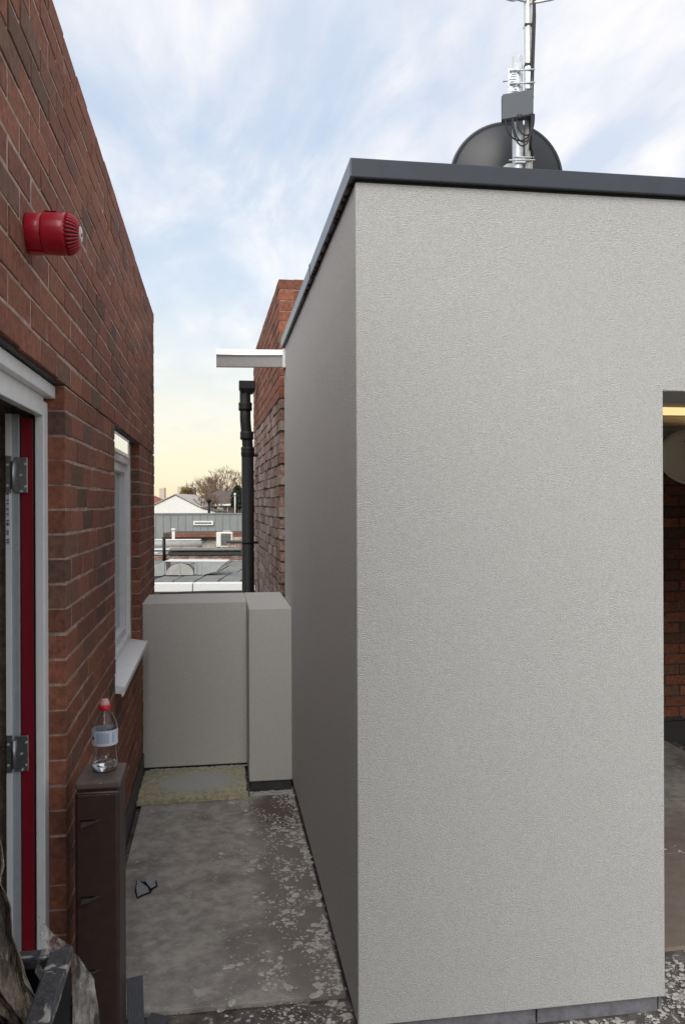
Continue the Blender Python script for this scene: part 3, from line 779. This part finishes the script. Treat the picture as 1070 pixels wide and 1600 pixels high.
for k in range(250):
    pts.append((1.5 + .7 * rs.random(), 2.88 + 1.4 * rs.random() ** 1.5, .0145, .002 + .01 * rs.random() ** 2))
blobs('render_splashes', pts, 'plaster', 'white render droppings heaped at the threshold of the right doorway', 'droppings')
# debris: twigs / straw on the near edge
db = bmesh.new()
for k in range(120):
    x, y = -.25 + .66 * rs.random(), 2.70 + .06 * rs.random(); a = rs.random() * 3.14; l = .006 + .022 * rs.random()
    tube(db, [(x, y, .009), (x + l * math.cos(a), y + l * math.sin(a), .010 + .006 * rs.random())], .0007, 4)
tag(P('straw', db, 'plyedge'), 'straw and splinters along the near edge of the dusty board', 'debris', kind='stuff')

# torn foil package
FP = E('torn_packet', (-.320, 3.64, .022), R(20), 'small torn white and black packet lying on the dusty board', 'packet')
FP.scale = (.85, .85, .85)
def tri_sheet(pts, th=.0015):
    bm = bmesh.new(); a = [bm.verts.new(p) for p in pts]; f = bm.faces.new(a)
    ex = bmesh.ops.extrude_face_region(bm, geom=[f])
    for v in [g for g in ex['geom'] if isinstance(g, bmesh.types.BMVert)]: v.co.z -= th
    bmesh.ops.recalc_face_normals(bm, faces=bm.faces); return bm
P('flap', tri_sheet([(-.060, -.072, .004), (.004, -.050, .006), (.002, -.030, .022), (-.034, .030, .040), (-.05, -.01, .020)]), 'packet', FP)
P('flap', tri_sheet([(.022, -.020, .006), (.052, -.002, .006), (.062, .045, .030), (.035, .070, .042), (.002, .030, .03)]), 'packet', FP)
P('lining', tri_sheet([(-.066, -.082, .0015), (.012, -.056, .002), (.028, -.028, .0015), (.060, -.008, .002), (.072, .048, .002), (.036, .080, .038), (.000, .035, .020), (-.036, .042, .032), (-.058, -.01, .002)]), 'pvcblack', FP)

# brown post
BP = E('brown_post', (-.3500, 2.515, 0), 0, 'dark brown hollow plastic post with moulded dents standing by the brick wall', 'post')
bm = bmesh.new(); box(bm, (-.0625, -.085, 0), (.0625, .085, .868), .010); P('shaft', bm, 'brown', BP, smooth=False)
bm = bmesh.new(); box(bm, (-.0605, -.0865, .876), (.0665, .0865, .898), .006); P('cap', bm, 'browntop', BP)
P('neck', B(((-.056, -.078, .866), (.056, .078, .878))), 'brown', BP)
for z in (.780, .560, .348, .135):
    dm = bmesh.new()
    # wedge shaped moulded recess rendered as a scooped lip standing 2 mm proud
    v_ = [(-.044, -.0852, z + .004), (.018, -.0852, z + .010), (-.044, -.0985, z - .009), (-.044, -.0852, z - .014), (.0, -.0865, z - .004)]
    q = [dm.verts.new(p) for p in v_]
    for f in ((0, 2, 1), (0, 3, 2), (2, 3, 4), (2, 4, 1), (3, 1, 4), (0, 1, 3)): dm.faces.new([q[i] for i in f])
    bmesh.ops.recalc_face_normals(dm, faces=dm.faces)
    P('moulded_dent', dm, 'brown', BP)
    P('dent_shadow', B(((-.045, -.0868, z + .0045), (-.004, -.0850, z + .0105)), bev=.0008), 'binin', BP)  # black strip stands in for the shadow along the dent's upper edge
bm = bmesh.new()
tube(bm, [(-.061, -.0855, .866), (.061, -.0855, .866)], .003, 6); P('lip', bm, 'browntop', BP)

# bottle
BT = E('water_bottle', (-.3400, 2.530, .8985), R(-8), 'clear plastic water bottle with red cap and pale label on the brown post', 'bottle')
outer = [(.001, .002), (.022, .0), (.030, .004), (.0345, .016), (.035, .032), (.0325, .048), (.0305, .064), (.0325, .080), (.0345, .090), (.0352, .100),
         (.0352, .132), (.0345, .142), (.031, .156), (.023, .173), (.0145, .186), (.0125, .190), (.0125, .196)]
inn = [(max(r - .0006, .0008), z + (.0008 if i < 3 else 0)) for i, (r, z) in enumerate(outer)][::-1]
bmb = bmesh.new(); prof = outer + inn; rings = []
n = 40
for r, z in prof:
    rings.append([bmb.verts.new((r * (1 + (.05 * math.cos(5 * 2 * math.pi * k / n) if z < .012 else .012 * math.cos(6 * 2 * math.pi * k / n) if z < .09 else 0)) * math.cos(2 * math.pi * k / n),
                                 r * (1 + (.05 * math.cos(5 * 2 * math.pi * k / n) if z < .012 else .012 * math.cos(6 * 2 * math.pi * k / n) if z < .09 else 0)) * math.sin(2 * math.pi * k / n), z)) for k in range(n)])
for a, b in zip(rings, rings[1:]):
    for k in range(n): bmb.faces.new((a[k], a[(k + 1) % n], b[(k + 1) % n], b[k])).smooth = True
bmb.faces.new(rings[0][::-1]); bmb.faces.new(rings[-1])
BT.scale = (1.06, 1.06, .95)
P('body', bmb, 'pet', BT)
P('water', lathe([(.001, .0035), (.020, .003), (.028, .006), (.0328, .016), (.0330, .026), (.001, .0262)], 40), 'water', BT)
def band(r, z0, z1, a0, a1, n=32, tilt=0):
    bm = bmesh.new(); pr = []
    for k in range(n + 1):
        a = a0 + (a1 - a0) * k / n
        pr.append([bm.verts.new((rr_ * math.cos(a), rr_ * math.sin(a), zz_)) for rr_, zz_ in ((r, z0), (r, z1), (r - .0004, z1), (r - .0004, z0))])
    for a, b in zip(pr, pr[1:]):
        for k in range(4): bm.faces.new((a[k], b[k], b[(k + 1) % 4], a[(k + 1) % 4]))
    bm.faces.new(pr[0]); bm.faces.new(pr[-1][::-1]); bmesh.ops.recalc_face_normals(bm, faces=bm.faces); return bm
LBL = P('label', band(.0360, .086, .133, 0, 2 * math.pi - .001, 48), 'labelp', BT)
P('label_panel', band(.0363, .094, .127, R(-112), R(-55), 14), 'labelb', LBL)
P('label_panel', band(.0363, .095, .126, R(-42), R(-30), 5), 'labelb', LBL)
P('label_mark', band(.0363, .104, .114, R(-142), R(-128), 5), 'labeld', LBL)
P('cap', lathe([(.001, .192), (.0165, .192), (.0168, .194), (.0166, .203), (.0150, .206), (.001, .206)], 32), 'capred', BT)
P('spout', lathe([(.001, .206), (.0135, .206), (.0140, .209), (.0125, .217), (.0105, .2195), (.0105, .222), (.009, .2245), (.001, .2245)], 28), 'cappink', BT)

# slate bits bottom left of the board
for (x, y, rz, tl_, w_, h_, lab) in ((-.262, 2.62, .25, 79, .05, .20, 'dark grey slate strip leaning against the foot of the brown post'),
                                     (-.205, 2.71, -.5, 12, .07, .05, 'small flat grey slate offcut beside the brown post')):
    o = tag(P('slate_offcut', B(((-w_ / 2, -h_ / 2, -.003), (w_ / 2, h_ / 2, .003)), bev=.001), 'slate'), lab, 'slate', 'slate offcuts beside the brown post')
    o.location = (x, y, .012 + math.sin(R(tl_)) * h_ / 2); o.rotation_euler = (R(tl_), 0, rz)

# dusty bin and sheeting in the near left corner
BN = E('rubble_bin', (-.405, 1.46, 0), R(.4), 'black plastic rubble bin with dusty rim in the near left corner', 'bin')
# open topped box, rim bar seen from the end
def wallq(bm, pts, th):
    a = [Vector(p) for p in pts]; nrm = (a[1] - a[0]).cross(a[2] - a[0]).normalized() * th
    f = [bm.verts.new(p) for p in a]; g = [bm.verts.new(p + nrm) for p in a]; n = len(a)
    bm.faces.new(f); bm.faces.new(g[::-1])
    for k in range(n): bm.faces.new((f[k], f[(k + 1) % n], g[(k + 1) % n], g[k]))
bm = bmesh.new()
X0, X1, Y0, Y1, ZT = -.24, .13, -.50, .10, .872
wallq(bm, [(X0 + .05, Y1 - .03, 0), (X1 - .004, Y1 - .03, 0), (X1, Y1, ZT), (X0, Y1, ZT)], .004)
wallq(bm, [(X0 + .05, Y0 + .03, 0), (X1 - .004, Y0 + .03, 0), (X1, Y0, ZT), (X0, Y0, ZT)], .004)
wallq(bm, [(X1 - .004, Y0 + .03, 0), (X1 - .004, Y1 - .03, 0), (X1, Y1, ZT), (X1, Y0, ZT)], .004)
wallq(bm, [(X0 + .05, Y0 + .03, 0), (X0 + .05, Y1 - .03, 0), (X0, Y1, ZT), (X0, Y0, ZT)], .004)
box(bm, (X0 + .05, Y0 + .03, 0), (X1 - .004, Y1 - .03, .01))
bmesh.ops.recalc_face_normals(bm, faces=bm.faces)
P('tub', bm, 'binin', BN)
rm = bmesh.new()
box(rm, (X1 - .032, Y0, ZT - .012), (X1 + .008, Y1 + .008, ZT + .010), .004)
box(rm, (X0, Y1 - .024, ZT - .013), (X1 - .034, Y1 + .007, ZT + .009), .004)
P('rim', rm, 'binp', BN)
def sheet(name, grid, m, label, cat, amp=.012, fr=9, th=.0015):
    """grid: rows of control points, smoothly interpolated and crumpled"""
    nu, nv = len(grid), len(grid[0]); SU = 9
    bm = bmesh.new(); rows = []
    NU, NV = (nu - 1) * SU, (nv - 1) * SU
    for i in range(NU + 1):
        row = []
        for j in range(NV + 1):
            u, v = i / SU, j / SU; iu, iv = min(int(u), nu - 2), min(int(v), nv - 2); fu, fv = u - iu, v - iv
            fu_, fv_ = fu * fu * (3 - 2 * fu), fv * fv * (3 - 2 * fv)
            fu_, fv_ = (fu + fu_) / 2, (fv + fv_) / 2
            p = (Vector(grid[iu][iv]) * (1 - fu_) + Vector(grid[iu + 1][iv]) * fu_) * (1 - fv_) + (Vector(grid[iu][iv + 1]) * (1 - fu_) + Vector(grid[iu + 1][iv + 1]) * fu_) * fv_
            p += amp * Vector((mnoise.noise(p * fr), mnoise.noise(p * fr + Vector((7, 3, 1))), mnoise.noise(p * fr + Vector((1, 9, 5)))))
            p += amp * .4 * Vector((mnoise.noise(p * fr * 3), mnoise.noise(p * fr * 3 + Vector((7, 3, 1))), 0))
            row.append(bm.verts.new(p))
        rows.append(row)
    for a, b in zip(rows, rows[1:]):
        for k in range(len(a) - 1): bm.faces.new((a[k], a[k + 1], b[k + 1], b[k])).smooth = True
    o = P(name, bm, m); s_ = o.modifiers.new('thickness', 'SOLIDIFY'); s_.thickness = th
    return tag(o, label, cat)
def cam_pt(xr, d, z): return tuple(V2(xr, d, z))
rows_ = []
prf = [(1.16, -.72, -.585), (1.08, -.72, -.575), (1.02, -.70, -.556), (.95, -.66, -.540), (.89, -.62, -.528), (.83, -.585, -.500), (.76, -.56, -.49), (.60, -.56, -.49)]
for z, xl, xr in prf:
    row = []
    for k in range(7):
        q = k / 6
        row.append(cam_pt(xl + (xr - xl) * q, 1.40 + (.022 if k % 2 else -.018) - .03 * math.sin(math.pi * q), z - .03 * q))
    rows_.append(row)
sheet('tarpaulin', rows_, 'cloth', 'mud stained brown sheeting draped in folds in the near left corner', 'sheeting', amp=.013, fr=14, th=.002)
sheet('plastic_sheet', [[cam_pt(-.560, 1.50, .935), cam_pt(-.545, 1.48, .90), cam_pt(-.555, 1.46, .86)],
                        [cam_pt(-.530, 1.515, .895), cam_pt(-.515, 1.50, .87), cam_pt(-.535, 1.47, .80)],
                        [cam_pt(-.508, 1.52, .875), cam_pt(-.510, 1.50, .85), cam_pt(-.52, 1.47, .74)]], 'cleth',
      'crumpled translucent dusty sheet between the brown bundle and the black rim', 'sheeting')
sheet('plastic_sheet', [[cam_pt(-.506, 1.50, .875), cam_pt(-.500, 1.50, .78), cam_pt(-.498, 1.50, .62), cam_pt(-.495, 1.49, .45)],
                        [cam_pt(-.500, 1.51, .865), cam_pt(-.480, 1.52, .79), cam_pt(-.465, 1.51, .66), cam_pt(-.455, 1.49, .45)],
                        [cam_pt(-.498, 1.52, .86), cam_pt(-.470, 1.54, .80), cam_pt(-.452, 1.52, .67), cam_pt(-.435, 1.50, .45)]], 'cleth',
      'translucent grey sheet hanging down the right side of the black bin', 'sheeting', amp=.006)

# ================================================================ BACKGROUND
# everything below is given as metres right of / ahead of the camera heading, in a frame turned by YAW
FR = E('x'); bpy.data.objects.remove(FR)
RZ = -YAW
def far(name, xr, d, label, cat, group=None):
    p = V2(xr, d); return E(name, (p.x, p.y, GZ), RZ, label, cat, group)
Zr = lambda z: z - GZ
# near flat roof with white capping (its front is 20 m away)
FRF = far('flat_roof_building', -3.5, 20, 'low flat roofed building with white capped edge behind the parapet', 'building')
P('wall', B(((-6, 0, 0), (5, 9, Zr(-.46)))), 'cream', FRF)
cpw = B(((-6, -.30, Zr(-.452)), (-.13, .0, Zr(-.235))), bev=.02)
P('capping', cpw, 'roofw', FRF)
P('capping', B(((-.11, -.30, Zr(-.452)), (5, .0, Zr(-.232))), bev=.02), 'roofw', FRF)
P('roof', B(((-6, .001, Zr(-.459)), (5, 9, Zr(-.27)))), 'feltdark', FRF)
P('gutter', T([(-.9, -.36, Zr(-.50)), (.3, -.36, Zr(-.46)), (5, -.38, Zr(-.44))], .05, 10), 'pvcblack', FRF)
rk = random.Random(4)
for i in range(15):
    for j, (ya, yb) in enumerate(((.25, 2.6), (2.66, 5.2), (5.26, 7.2))):
        xa = -4.6 + i * .56 + (.15 if j == 1 else 0)
        if j == 0 and xa < -1.6: continue
        P('felt_sheet', B(((xa, ya, Zr(-.2695)), (xa + .515, yb, Zr(-.236 + rk.random() * .012))), bev=.012), 'felt', FRF)
# rooflight / duct cowl
CW = far('roof_cowl', -4.30, 22.0, 'silver barrel shaped cowl with flared wings on the flat roof', 'roof cowl'); CW.location.z = -.235
bm = bmesh.new()
n = 16; pr = []
for yy, k in ((-.45, 1.0), (.35, .85)):
    pr.append([bm.verts.new((-.36 * k * math.cos(math.pi * q / n), yy, .03 + .30 * k * math.sin(math.pi * q / n))) for q in range(n + 1)])
for q in range(n): bm.faces.new((pr[0][q], pr[0][q + 1], pr[1][q + 1], pr[1][q])).smooth = True
bm.faces.new(pr[0][::-1]); bm.faces.new(pr[1])
P('barrel', bm, 'ductm', CW)
bm = bmesh.new()
prism(bm, [(-.98, -.02), (-.86, .16), (-.68, .30), (-.42, .385), (-.40, .385), (-.36, .05), (-.5, .0)], -.35, .30)
P('wing', bm, 'poly', CW)
bm = bmesh.new(); prism(bm, [(.36, .04), (.40, .385), (1.22, .37), (.95, .12), (.6, .02)], -.35, .30); P('wing', bm, 'poly', CW)
bm = bmesh.new(); prism(bm, [(-.42, .386), (1.22, .372), (1.2, .385), (-.40, .400)], -.36, .31); P('top_flange', bm, 'roofw', CW)
P('rib', B(((-.47, -.38, .03), (-.42, -.36, .38)), ((.40, -.38, .03), (.44, -.36, .38)), ((.54, -.37, .05), (.57, -.36, .37)), ((-.02, -.47, .02), (.02, -.455, .325))), 'poly', CW)
P('foot', B(((-1.0, -.30, -.03), (-.55, -.05, .03)), bev=.01), 'pvcblack', CW)
# brick yard wall and the clutter in front of the cladding
YW = far('yard_wall', -5, 27.5, 'broken brick wall with stained cream patch behind the flat roof', 'wall')
P('wall', B(((-4, 0, 0), (5, .3, Zr(-.06)))), 'oldmortar', YW)
ys = courses(-4, 5, Zr(-.52), 6, []); 
lay(ys, YW, lambda u: (u, -.012), 0, (-.5, -27, Zr(1), lambda x, y, z: -2 < x < 2.2), OLDSET[:8], random.Random(2), cap=0)
P('coping', B(((-4, -.05, Zr(-.055)), (-.9, .35, Zr(-.01))), bev=.02), 'ductm', YW)
P('coping', B(((-.86, -.10, Zr(-.055)), (1.75, .35, Zr(.07))), bev=.02), 'feltdark', YW)
P('coping_top', B(((-.80, -.2, Zr(.10)), (1.6, .35, Zr(.17))), bev=.03), 'felt', YW)
P('coping_stone', B(*[((-3.9 + i * .5, -.06, Zr(-.005)), (-3.9 + i * .5 + .2, .2, Zr(.03))) for i in range(6)], bev=.008), 'roofw', YW)
P('drainpipe', T([(-.98, -.12, Zr(-.25)), (-.98, -.12, Zr(.52))], .055, 12), 'pvcblack', YW)
DK = far('roof_duct', -6.2, 28.5, 'long pale round duct and white panel lying on the roof left of the black pipe', 'duct')
P('duct', T([(-2.5, 0, Zr(.27)), (1.3, 0, Zr(.27))], .105, 16), 'ductm', DK)
P('duct_band', T([(-.0, 0, Zr(.27)), (.06, 0, Zr(.27))], .115, 16), 'roofw', DK)
P('panel', B(((-2.5, -.5, Zr(-.13)), (1.3, -.45, Zr(.08))), bev=.01), 'ductm', DK)
P('top_strip', B(((-2.5, -.56, Zr(.085)), (1.3, .1, Zr(.12))), bev=.01), 'roofw', DK)
P('cover', B(((-.5, .15, Zr(.38)), (1.2, .5, Zr(.42))), bev=.01), 'roofw', DK)
VP_ = tag(P('vent_pipe', T([(0, 0, 0), (0, 0, .55)], .055, 12), 'roofw'), 'short white vent pipe standing on the roof duct', 'vent pipe')
p = V2(-5.98, 28.9); VP_.location = (p.x, p.y, .22)
P('cowl', T([(0, 0, .50), (0, 0, .58)], .08, 12), 'roofw', VP_)
PB = far('brick_outbuilding', -5.6, 31, 'red brick outbuilding top below the grey cladding', 'building')
P('wall', B(((-1.2, 0, 0), (4.5, 2, Zr(.565)))), 'oldmortar', PB)
ys = courses(-.95, 1.05, Zr(.405), 2, []) + courses(1.35, 3.2, Zr(.405), 2, [])
lay(ys, PB, lambda u: (u, -.012), 0, (0, -27, Zr(1), lambda x, y, z: True), [b for b in NEWSET], random.Random(2), cap=0)
P('pier', B(((1.06, -.08, Zr(.0)), (1.34, .3, Zr(.64))), bev=.01), 'cream', PB)
P('gutter', B(((-1.2, -.25, Zr(.36)), (.95, -.035, Zr(.405))), bev=.01), 'pvcblack', PB)
P('render_patch', B(((-1.2, -.03, Zr(-.3)), (4.4, -.004, Zr(.40)))), 'cream', PB)
P('white_box', B(((2.9, -.4, Zr(.30)), (5.5, -.02, Zr(.58))), bev=.02), 'roofw', PB)
CH = far('brick_stack', -3.62, 28.0, 'short red brick stack beside the air conditioning unit', 'chimney')
P('core', B(((-.30, .005, 0), (.32, .6, Zr(.33)))), 'oldmortar', CH)
lay(courses(-.34, .36, Zr(-.35), 9, []), CH, lambda u: (u, -.003), 0, (0, -27, Zr(1), lambda x, y, z: True), OLDSET[2:6], random.Random(8), cap=0)
P('cap', B(((-.36, -.06, Zr(.332)), (.38, .62, Zr(.385))), bev=.01), 'feltdark', CH)
AC = far('air_conditioner', -4.34, 30, 'white air conditioning unit with dark square grille', 'air conditioner'); AC.location.z = .07
P('case', B(((-.30, 0, 0), (.28, .30, .55)), bev=.02), 'white', AC)
P('grille_recess', B(((-.13, -.004, .06), (.24, -.0005, .50))), 'acgrille', AC)
gb = bmesh.new()
for i in range(8): box(gb, (-.13 + i * .05, -.014, .06), (-.122 + i * .05, -.006, .50))
for i in range(9): box(gb, (-.13, -.018, .06 + i * .052), (.24, -.0145, .067 + i * .052))
P('grille', gb, 'ductm', AC)
P('foot', B(((-.26, .02, -.10), (-.20, .28, -.001)), ((.18, .02, -.10), (.24, .28, -.001))), 'pvcblack', AC)
# cladding
CL = far('clad_building', -7.3, 38, 'grey standing seam metal clad building across the view', 'building')
P('wall', B(((-9, .08, 0), (9, 8, Zr(1.13)))), 'feltdark', CL)
for i in range(44):
    x = -6.9 + i * .345
    P('cladding_panel', B(((x, .0, Zr(-.4)), (x + .333, .075, Zr(1.155 + .004 * (i % 3))))), 'cladding', CL)
sm_ = bmesh.new()
for i in range(44): box(sm_, (-6.9 + i * .345 - .012, -.03, Zr(-.4)), (-6.9 + i * .345 - .001, .06, Zr(1.16)))
P('standing_seam', sm_, 'cladding', CL)
P('ridge_trim', B(((-7, -.05, Zr(1.17)), (9, .3, Zr(1.20)))), 'cladding', CL)
WS = P('window', B(((.37, -.09, Zr(.66)), (1.30, -.035, Zr(.86))), bev=.01), 'white', CL)
P('pane', B(((.45, -.1, Zr(.735)), (1.22, -.0915, Zr(.79)))), 'winds', WS)
for (xr, d, h0, h1, r, lab) in ((-7.35, 45, 1.0, 1.75, .07, 'thin black flue on the cladding roof'), (-6.0, 46, 1.0, 2.1, .035, 'slim white aerial pole against the dark conifer')):
    A_ = far('roof_pole', xr if r > .05 else -6.05, d, lab, 'pole'); A_.location.z = h0 - .3
    P('shaft', T([(0, 0, 0), (0, 0, h1 - h0 + .3)], r, 10), 'pvcblack' if r > .05 else 'roofw', A_)
    P('top', T([(0, 0, h1 - h0 + .29), (0, 0, h1 - h0 + .45)], r * 1.8, 10), 'pvcblack' if r > .05 else 'roofw', A_)
# white gable house
WH = far('white_house', -14.3, 70, 'white gable ended house beyond the grey cladding', 'house')
bm = bmesh.new(); prism(bm, [(-2.75, 0), (2.60, 0), (2.60, Zr(1.02)), (0, Zr(2.35)), (-2.75, Zr(1.05))], 0, 9); P('wall', bm, 'white', WH)
bm = bmesh.new(); prism(bm, [(-2.95, Zr(1.0)), (0, Zr(2.42)), (2.75, Zr(1.0)), (2.75, Zr(1.08)), (0, Zr(2.50)), (-2.95, Zr(1.1))], -.12, 9.1); P('roof', bm, 'concrete', WH)
WX2 = far('lean_to', -11.2, 68, 'small white lean-to with window beside the white house', 'outbuilding')
bm = bmesh.new(); prism(bm, [(-.5, 0), (.62, 0), (.62, Zr(.95)), (-.5, Zr(1.25))], 0, 4); P('wall', bm, 'white', WX2)
bm = bmesh.new(); prism(bm, [(-.6, Zr(1.27)), (.75, Zr(.93)), (.75, Zr(.99)), (-.6, Zr(1.35))], -.1, 4); P('roof', bm, 'roofbrown', WX2)
wn_ = P('window', B(((-.25, -.03, Zr(.45)), (.45, -.005, Zr(.85)))), 'winds', WX2)
P('glazing_bar', B(((-.03, -.05, Zr(.45)), (.0, -.031, Zr(.85))), ((.2, -.05, Zr(.45)), (.23, -.031, Zr(.85)))), 'white', wn_)
# further houses
def hip(name, xr, d, w_, eave, ridge, rl, label, roofm, wallm, dep=9):
    H_ = far(name, xr, d, label, 'house')
    P('wall', B(((-w_ / 2, 0, 0), (w_ / 2, dep, Zr(eave)))), wallm, H_)
    bm = bmesh.new(); e1 = w_ / 2 + .3; z0, z1 = Zr(eave) + .002, Zr(ridge)
    v = [bm.verts.new(q) for q in ((-e1, -.4, z0), (e1, -.4, z0), (e1, dep + .4, z0), (-e1, dep + .4, z0), (-rl / 2, dep / 2, z1), (rl / 2, dep / 2, z1))]
    for f in ((0, 1, 5, 4), (1, 2, 5), (2, 3, 4, 5), (3, 0, 4), (3, 2, 1, 0)): bm.faces.new([v[i] for i in f])
    P('roof', bm, roofm, H_); P('fascia', B(((-e1, -.5, z0 - .18), (e1, -.41, z0 + .02))), 'white', H_)
    return H_
H1 = hip('brown_roof_house', -14.0, 95, 6.6, 1.55, 3.15, 2.6, 'brown tiled house behind bare trees', 'roofbrown', 'concrete')
for x in (-1.8, 0.2, 1.9):
    q = P('window', B(((x, -.04, Zr(.3)), (x + .9, -.005, Zr(1.2)))), 'winds', H1); P('frame', B(((x + .42, -.08, Zr(.3)), (x + .48, -.041, Zr(1.2)))), 'white', q)
hip('brown_roof_house', -7.6, 105, 7.0, 1.4, 3.0, 3, 'brown tiled house further right behind the conifer', 'roofbrown', 'concrete')
hip('red_roof_house', -22.0, 88, 5.0, 1.2, 2.6, 1.2, 'red tiled house at the left behind the white gable', 'roofred', 'concrete')
hip('red_roof_house', -32, 120, 9.0, 1.2, 3.4, 4, 'red tiled house farthest left along the skyline', 'roofred', 'concrete')
CK = far('tall_chimney', -14.45, 80, 'dark slender chimney right of the white gable', 'chimney')
P('stack', B(((-.13, -.13, 0), (.13, .13, Zr(3.05))), bev=.02), 'roofbrown', CK); P('pot', T([(0, 0, Zr(3.05)), (0, 0, Zr(3.22))], .10, 10), 'bark', CK)
rk = random.Random(31)
# distant tower blocks with floors
for i, (px1, px2, vt, lab) in enumerate(((249, 257, 761, 'left of two pale distant tower blocks on the skyline'), (277, 287, 759, 'right of two pale distant tower blocks on the skyline'))):
    D_ = 1500; x1, x2 = (px1 - 535) * D_ / 1275, (px2 - 535) * D_ / 1275
    TB = far('tower_block', (x1 + x2) / 2, D_, lab, 'tower block', 'tower blocks on the skyline')
    w2 = (x2 - x1) / 2; top = CAMH + (785 - vt) * D_ / 1275
    P('wall', B(((-w2, 0, 0), (w2, 14, Zr(top)))), 'tower', TB)
    wb = bmesh.new()
    for f in range(11): box(wb, (-w2 * .85, -.5, Zr(top) - 3 - f * 3), (w2 * .85, -.02, Zr(top) - 1.4 - f * 3))
    P('window', wb, 'towerwin', TB)['kind'] = 'stuff'
# trees
def branch_tree(name, xr, d, h, spread, label, seed, group=None, leafm=None, dens=1.0):
    r_ = random.Random(seed); t = far(name, xr, d, label, 'tree', group)
    tr = bmesh.new(); tw = bmesh.new()
    def grow(bm_sel, p, dr, L, r, lv):
        q = p + dr * L
        mid = p.lerp(q, .5) + Vector((r_.uniform(-1, 1), r_.uniform(-1, 1), r_.uniform(-.3, .6))) * L * .07
        tube(tr if lv < 2 else tw, [p, mid, q], [r, r * .85, r * .68], 6 if lv < 2 else 3, False)
        if lv >= 6: return
        for k in range((3, 4, 3, 4, 3, 3)[lv]):
            a = r_.uniform(0, 6.28); sp_ = r_.uniform(.3, .75) * spread
            nd = (dr + Vector((math.cos(a) * sp_, math.sin(a) * sp_, r_.uniform(-.05, .35)))).normalized()
            grow(None, p.lerp(q, r_.uniform(.65, 1.0)), nd, L * r_.uniform(.58, .80), max(r * .60, .019), lv + 1)
    grow(None, Vector((0, 0, 0)), Vector((r_.uniform(-.05, .05), 0, 1)).normalized(), h * .36, h * .018, 0)
    P('trunk', tr, 'bark', t); c = P('crown', tw, 'twig', t)
    return t
g = 'bare winter trees behind the houses'
for i, (xr, d, h, lab) in enumerate(((-16.9, 112, 10.8, 'bare winter tree tallest above the brown roof'), (-15.0, 108, 10.5, 'bare winter tree left of the dark conifer'),
                                     (-18.6, 118, 10.4, 'bare winter tree left of the tallest one'), (-12.8, 116, 9.0, 'bare winter tree directly behind the dark conifer'),
                                     (-11.2, 72, 6.9, 'bare small tree between the white house and conifer'))):
    branch_tree('bare_tree', xr, d, h, 1.15 if i < 4 else .9, lab, 40 + i, g)
def leafy(name, xr, d, z0, z1, w_, m, label, n_, cone, seed, leaf=.09):
    r_ = random.Random(seed); t = far(name, xr, d, label, 'tree')
    P('trunk', T([(0, 0, 0), (0, 0, Zr(z1) * .8)], [.16, .05], 8), 'bark', t)
    V, F = [], []
    for k in range(n_):
        q = r_.random() ** .8; z = z0 + (z1 - z0) * q
        a = r_.random() * 6.28
        wr = (w_ / 2) * ((1 - q) ** .4 if cone else max(.15, math.sin(math.pi * min(1, q * .8 + .2))) ** .6)
        wr *= .8 + .45 * mnoise.noise(Vector((math.cos(a) * 1.3, math.sin(a) * 1.3, z * 1.1 + seed)))
        rr_ = wr * (r_.random() ** .35)
        c = Vector((rr_ * math.cos(a), rr_ * math.sin(a), Zr(z)))
        s = leaf * (.6 + r_.random()); b0 = len(V)
        d1 = Vector((r_.uniform(-1, 1), r_.uniform(-1, 1), r_.uniform(-.4, 1))).normalized() * s; d2 = d1.orthogonal().normalized() * s * .6
        V += [tuple(c - d1), tuple(c + d2), tuple(c + d1), tuple(c - d2)]; F.append((b0, b0 + 1, b0 + 2, b0 + 3))
    me = bpy.data.meshes.new('crown'); me.from_pydata(V, [], F); me.materials.append(M[m]); o = bpy.data.objects.new('crown', me); COL.objects.link(o); o.parent = t
    return t
leafy('conifer', -10.9, 85, -1.5, 3.35, 2.7, 'leafdark', 'dark evergreen conifer beside the black drainpipe', 9000, True, 3, .2)
leafy('conifer', -9.2, 84, -1.5, 2.9, 2.6, 'leafdark', 'dark evergreen conifer hidden mostly behind the drainpipe', 6000, True, 5, .2)
leafy('shrub', -11.6, 74, -2, 1.35, 1.7, 'leaf', 'dull green ivy covered shrub below the bare trees', 4000, False, 6)
leafy('yellow_tree', -21.0, 110, -2, 3.6, 4.6, 'leafy', 'yellow leaved tree behind the white gable', 5000, False, 7, .2)
leafy('dark_tree', -18.5, 108, -2, 2.7, 1.2, 'leaf', 'small dark tree between white gable and chimney', 2500, False, 8, .1)
# a low belt of trees that closes the horizon
V, F = [], []; r_ = random.Random(77)
for k in range(30000):
    xr = r_.uniform(-420, 420); d = r_.uniform(240, 420)
    hh = 2.2 + 2.0 * mnoise.noise(Vector((xr * .03, d * .02, 2))) 
    z = GZ + (hh - GZ) * r_.random() ** .7; c = V2(xr, d, z); s = .8 + r_.random() * .9; b0 = len(V)
    V += [tuple(c + Vector((-s, 0, -s * .4))), tuple(c + Vector((0, s * .5, s * .7))), tuple(c + Vector((s, 0, -s * .3))), tuple(c + Vector((0, -s * .4, -s * .8)))]; F.append((b0, b0 + 1, b0 + 2, b0 + 3))
me = bpy.data.meshes.new('distant_trees'); me.from_pydata(V, [], F); me.materials.append(M['twig']); o = bpy.data.objects.new('distant_trees', me); COL.objects.link(o)
tag(o, 'low distant belt of trees along the horizon', 'trees', kind='stuff')
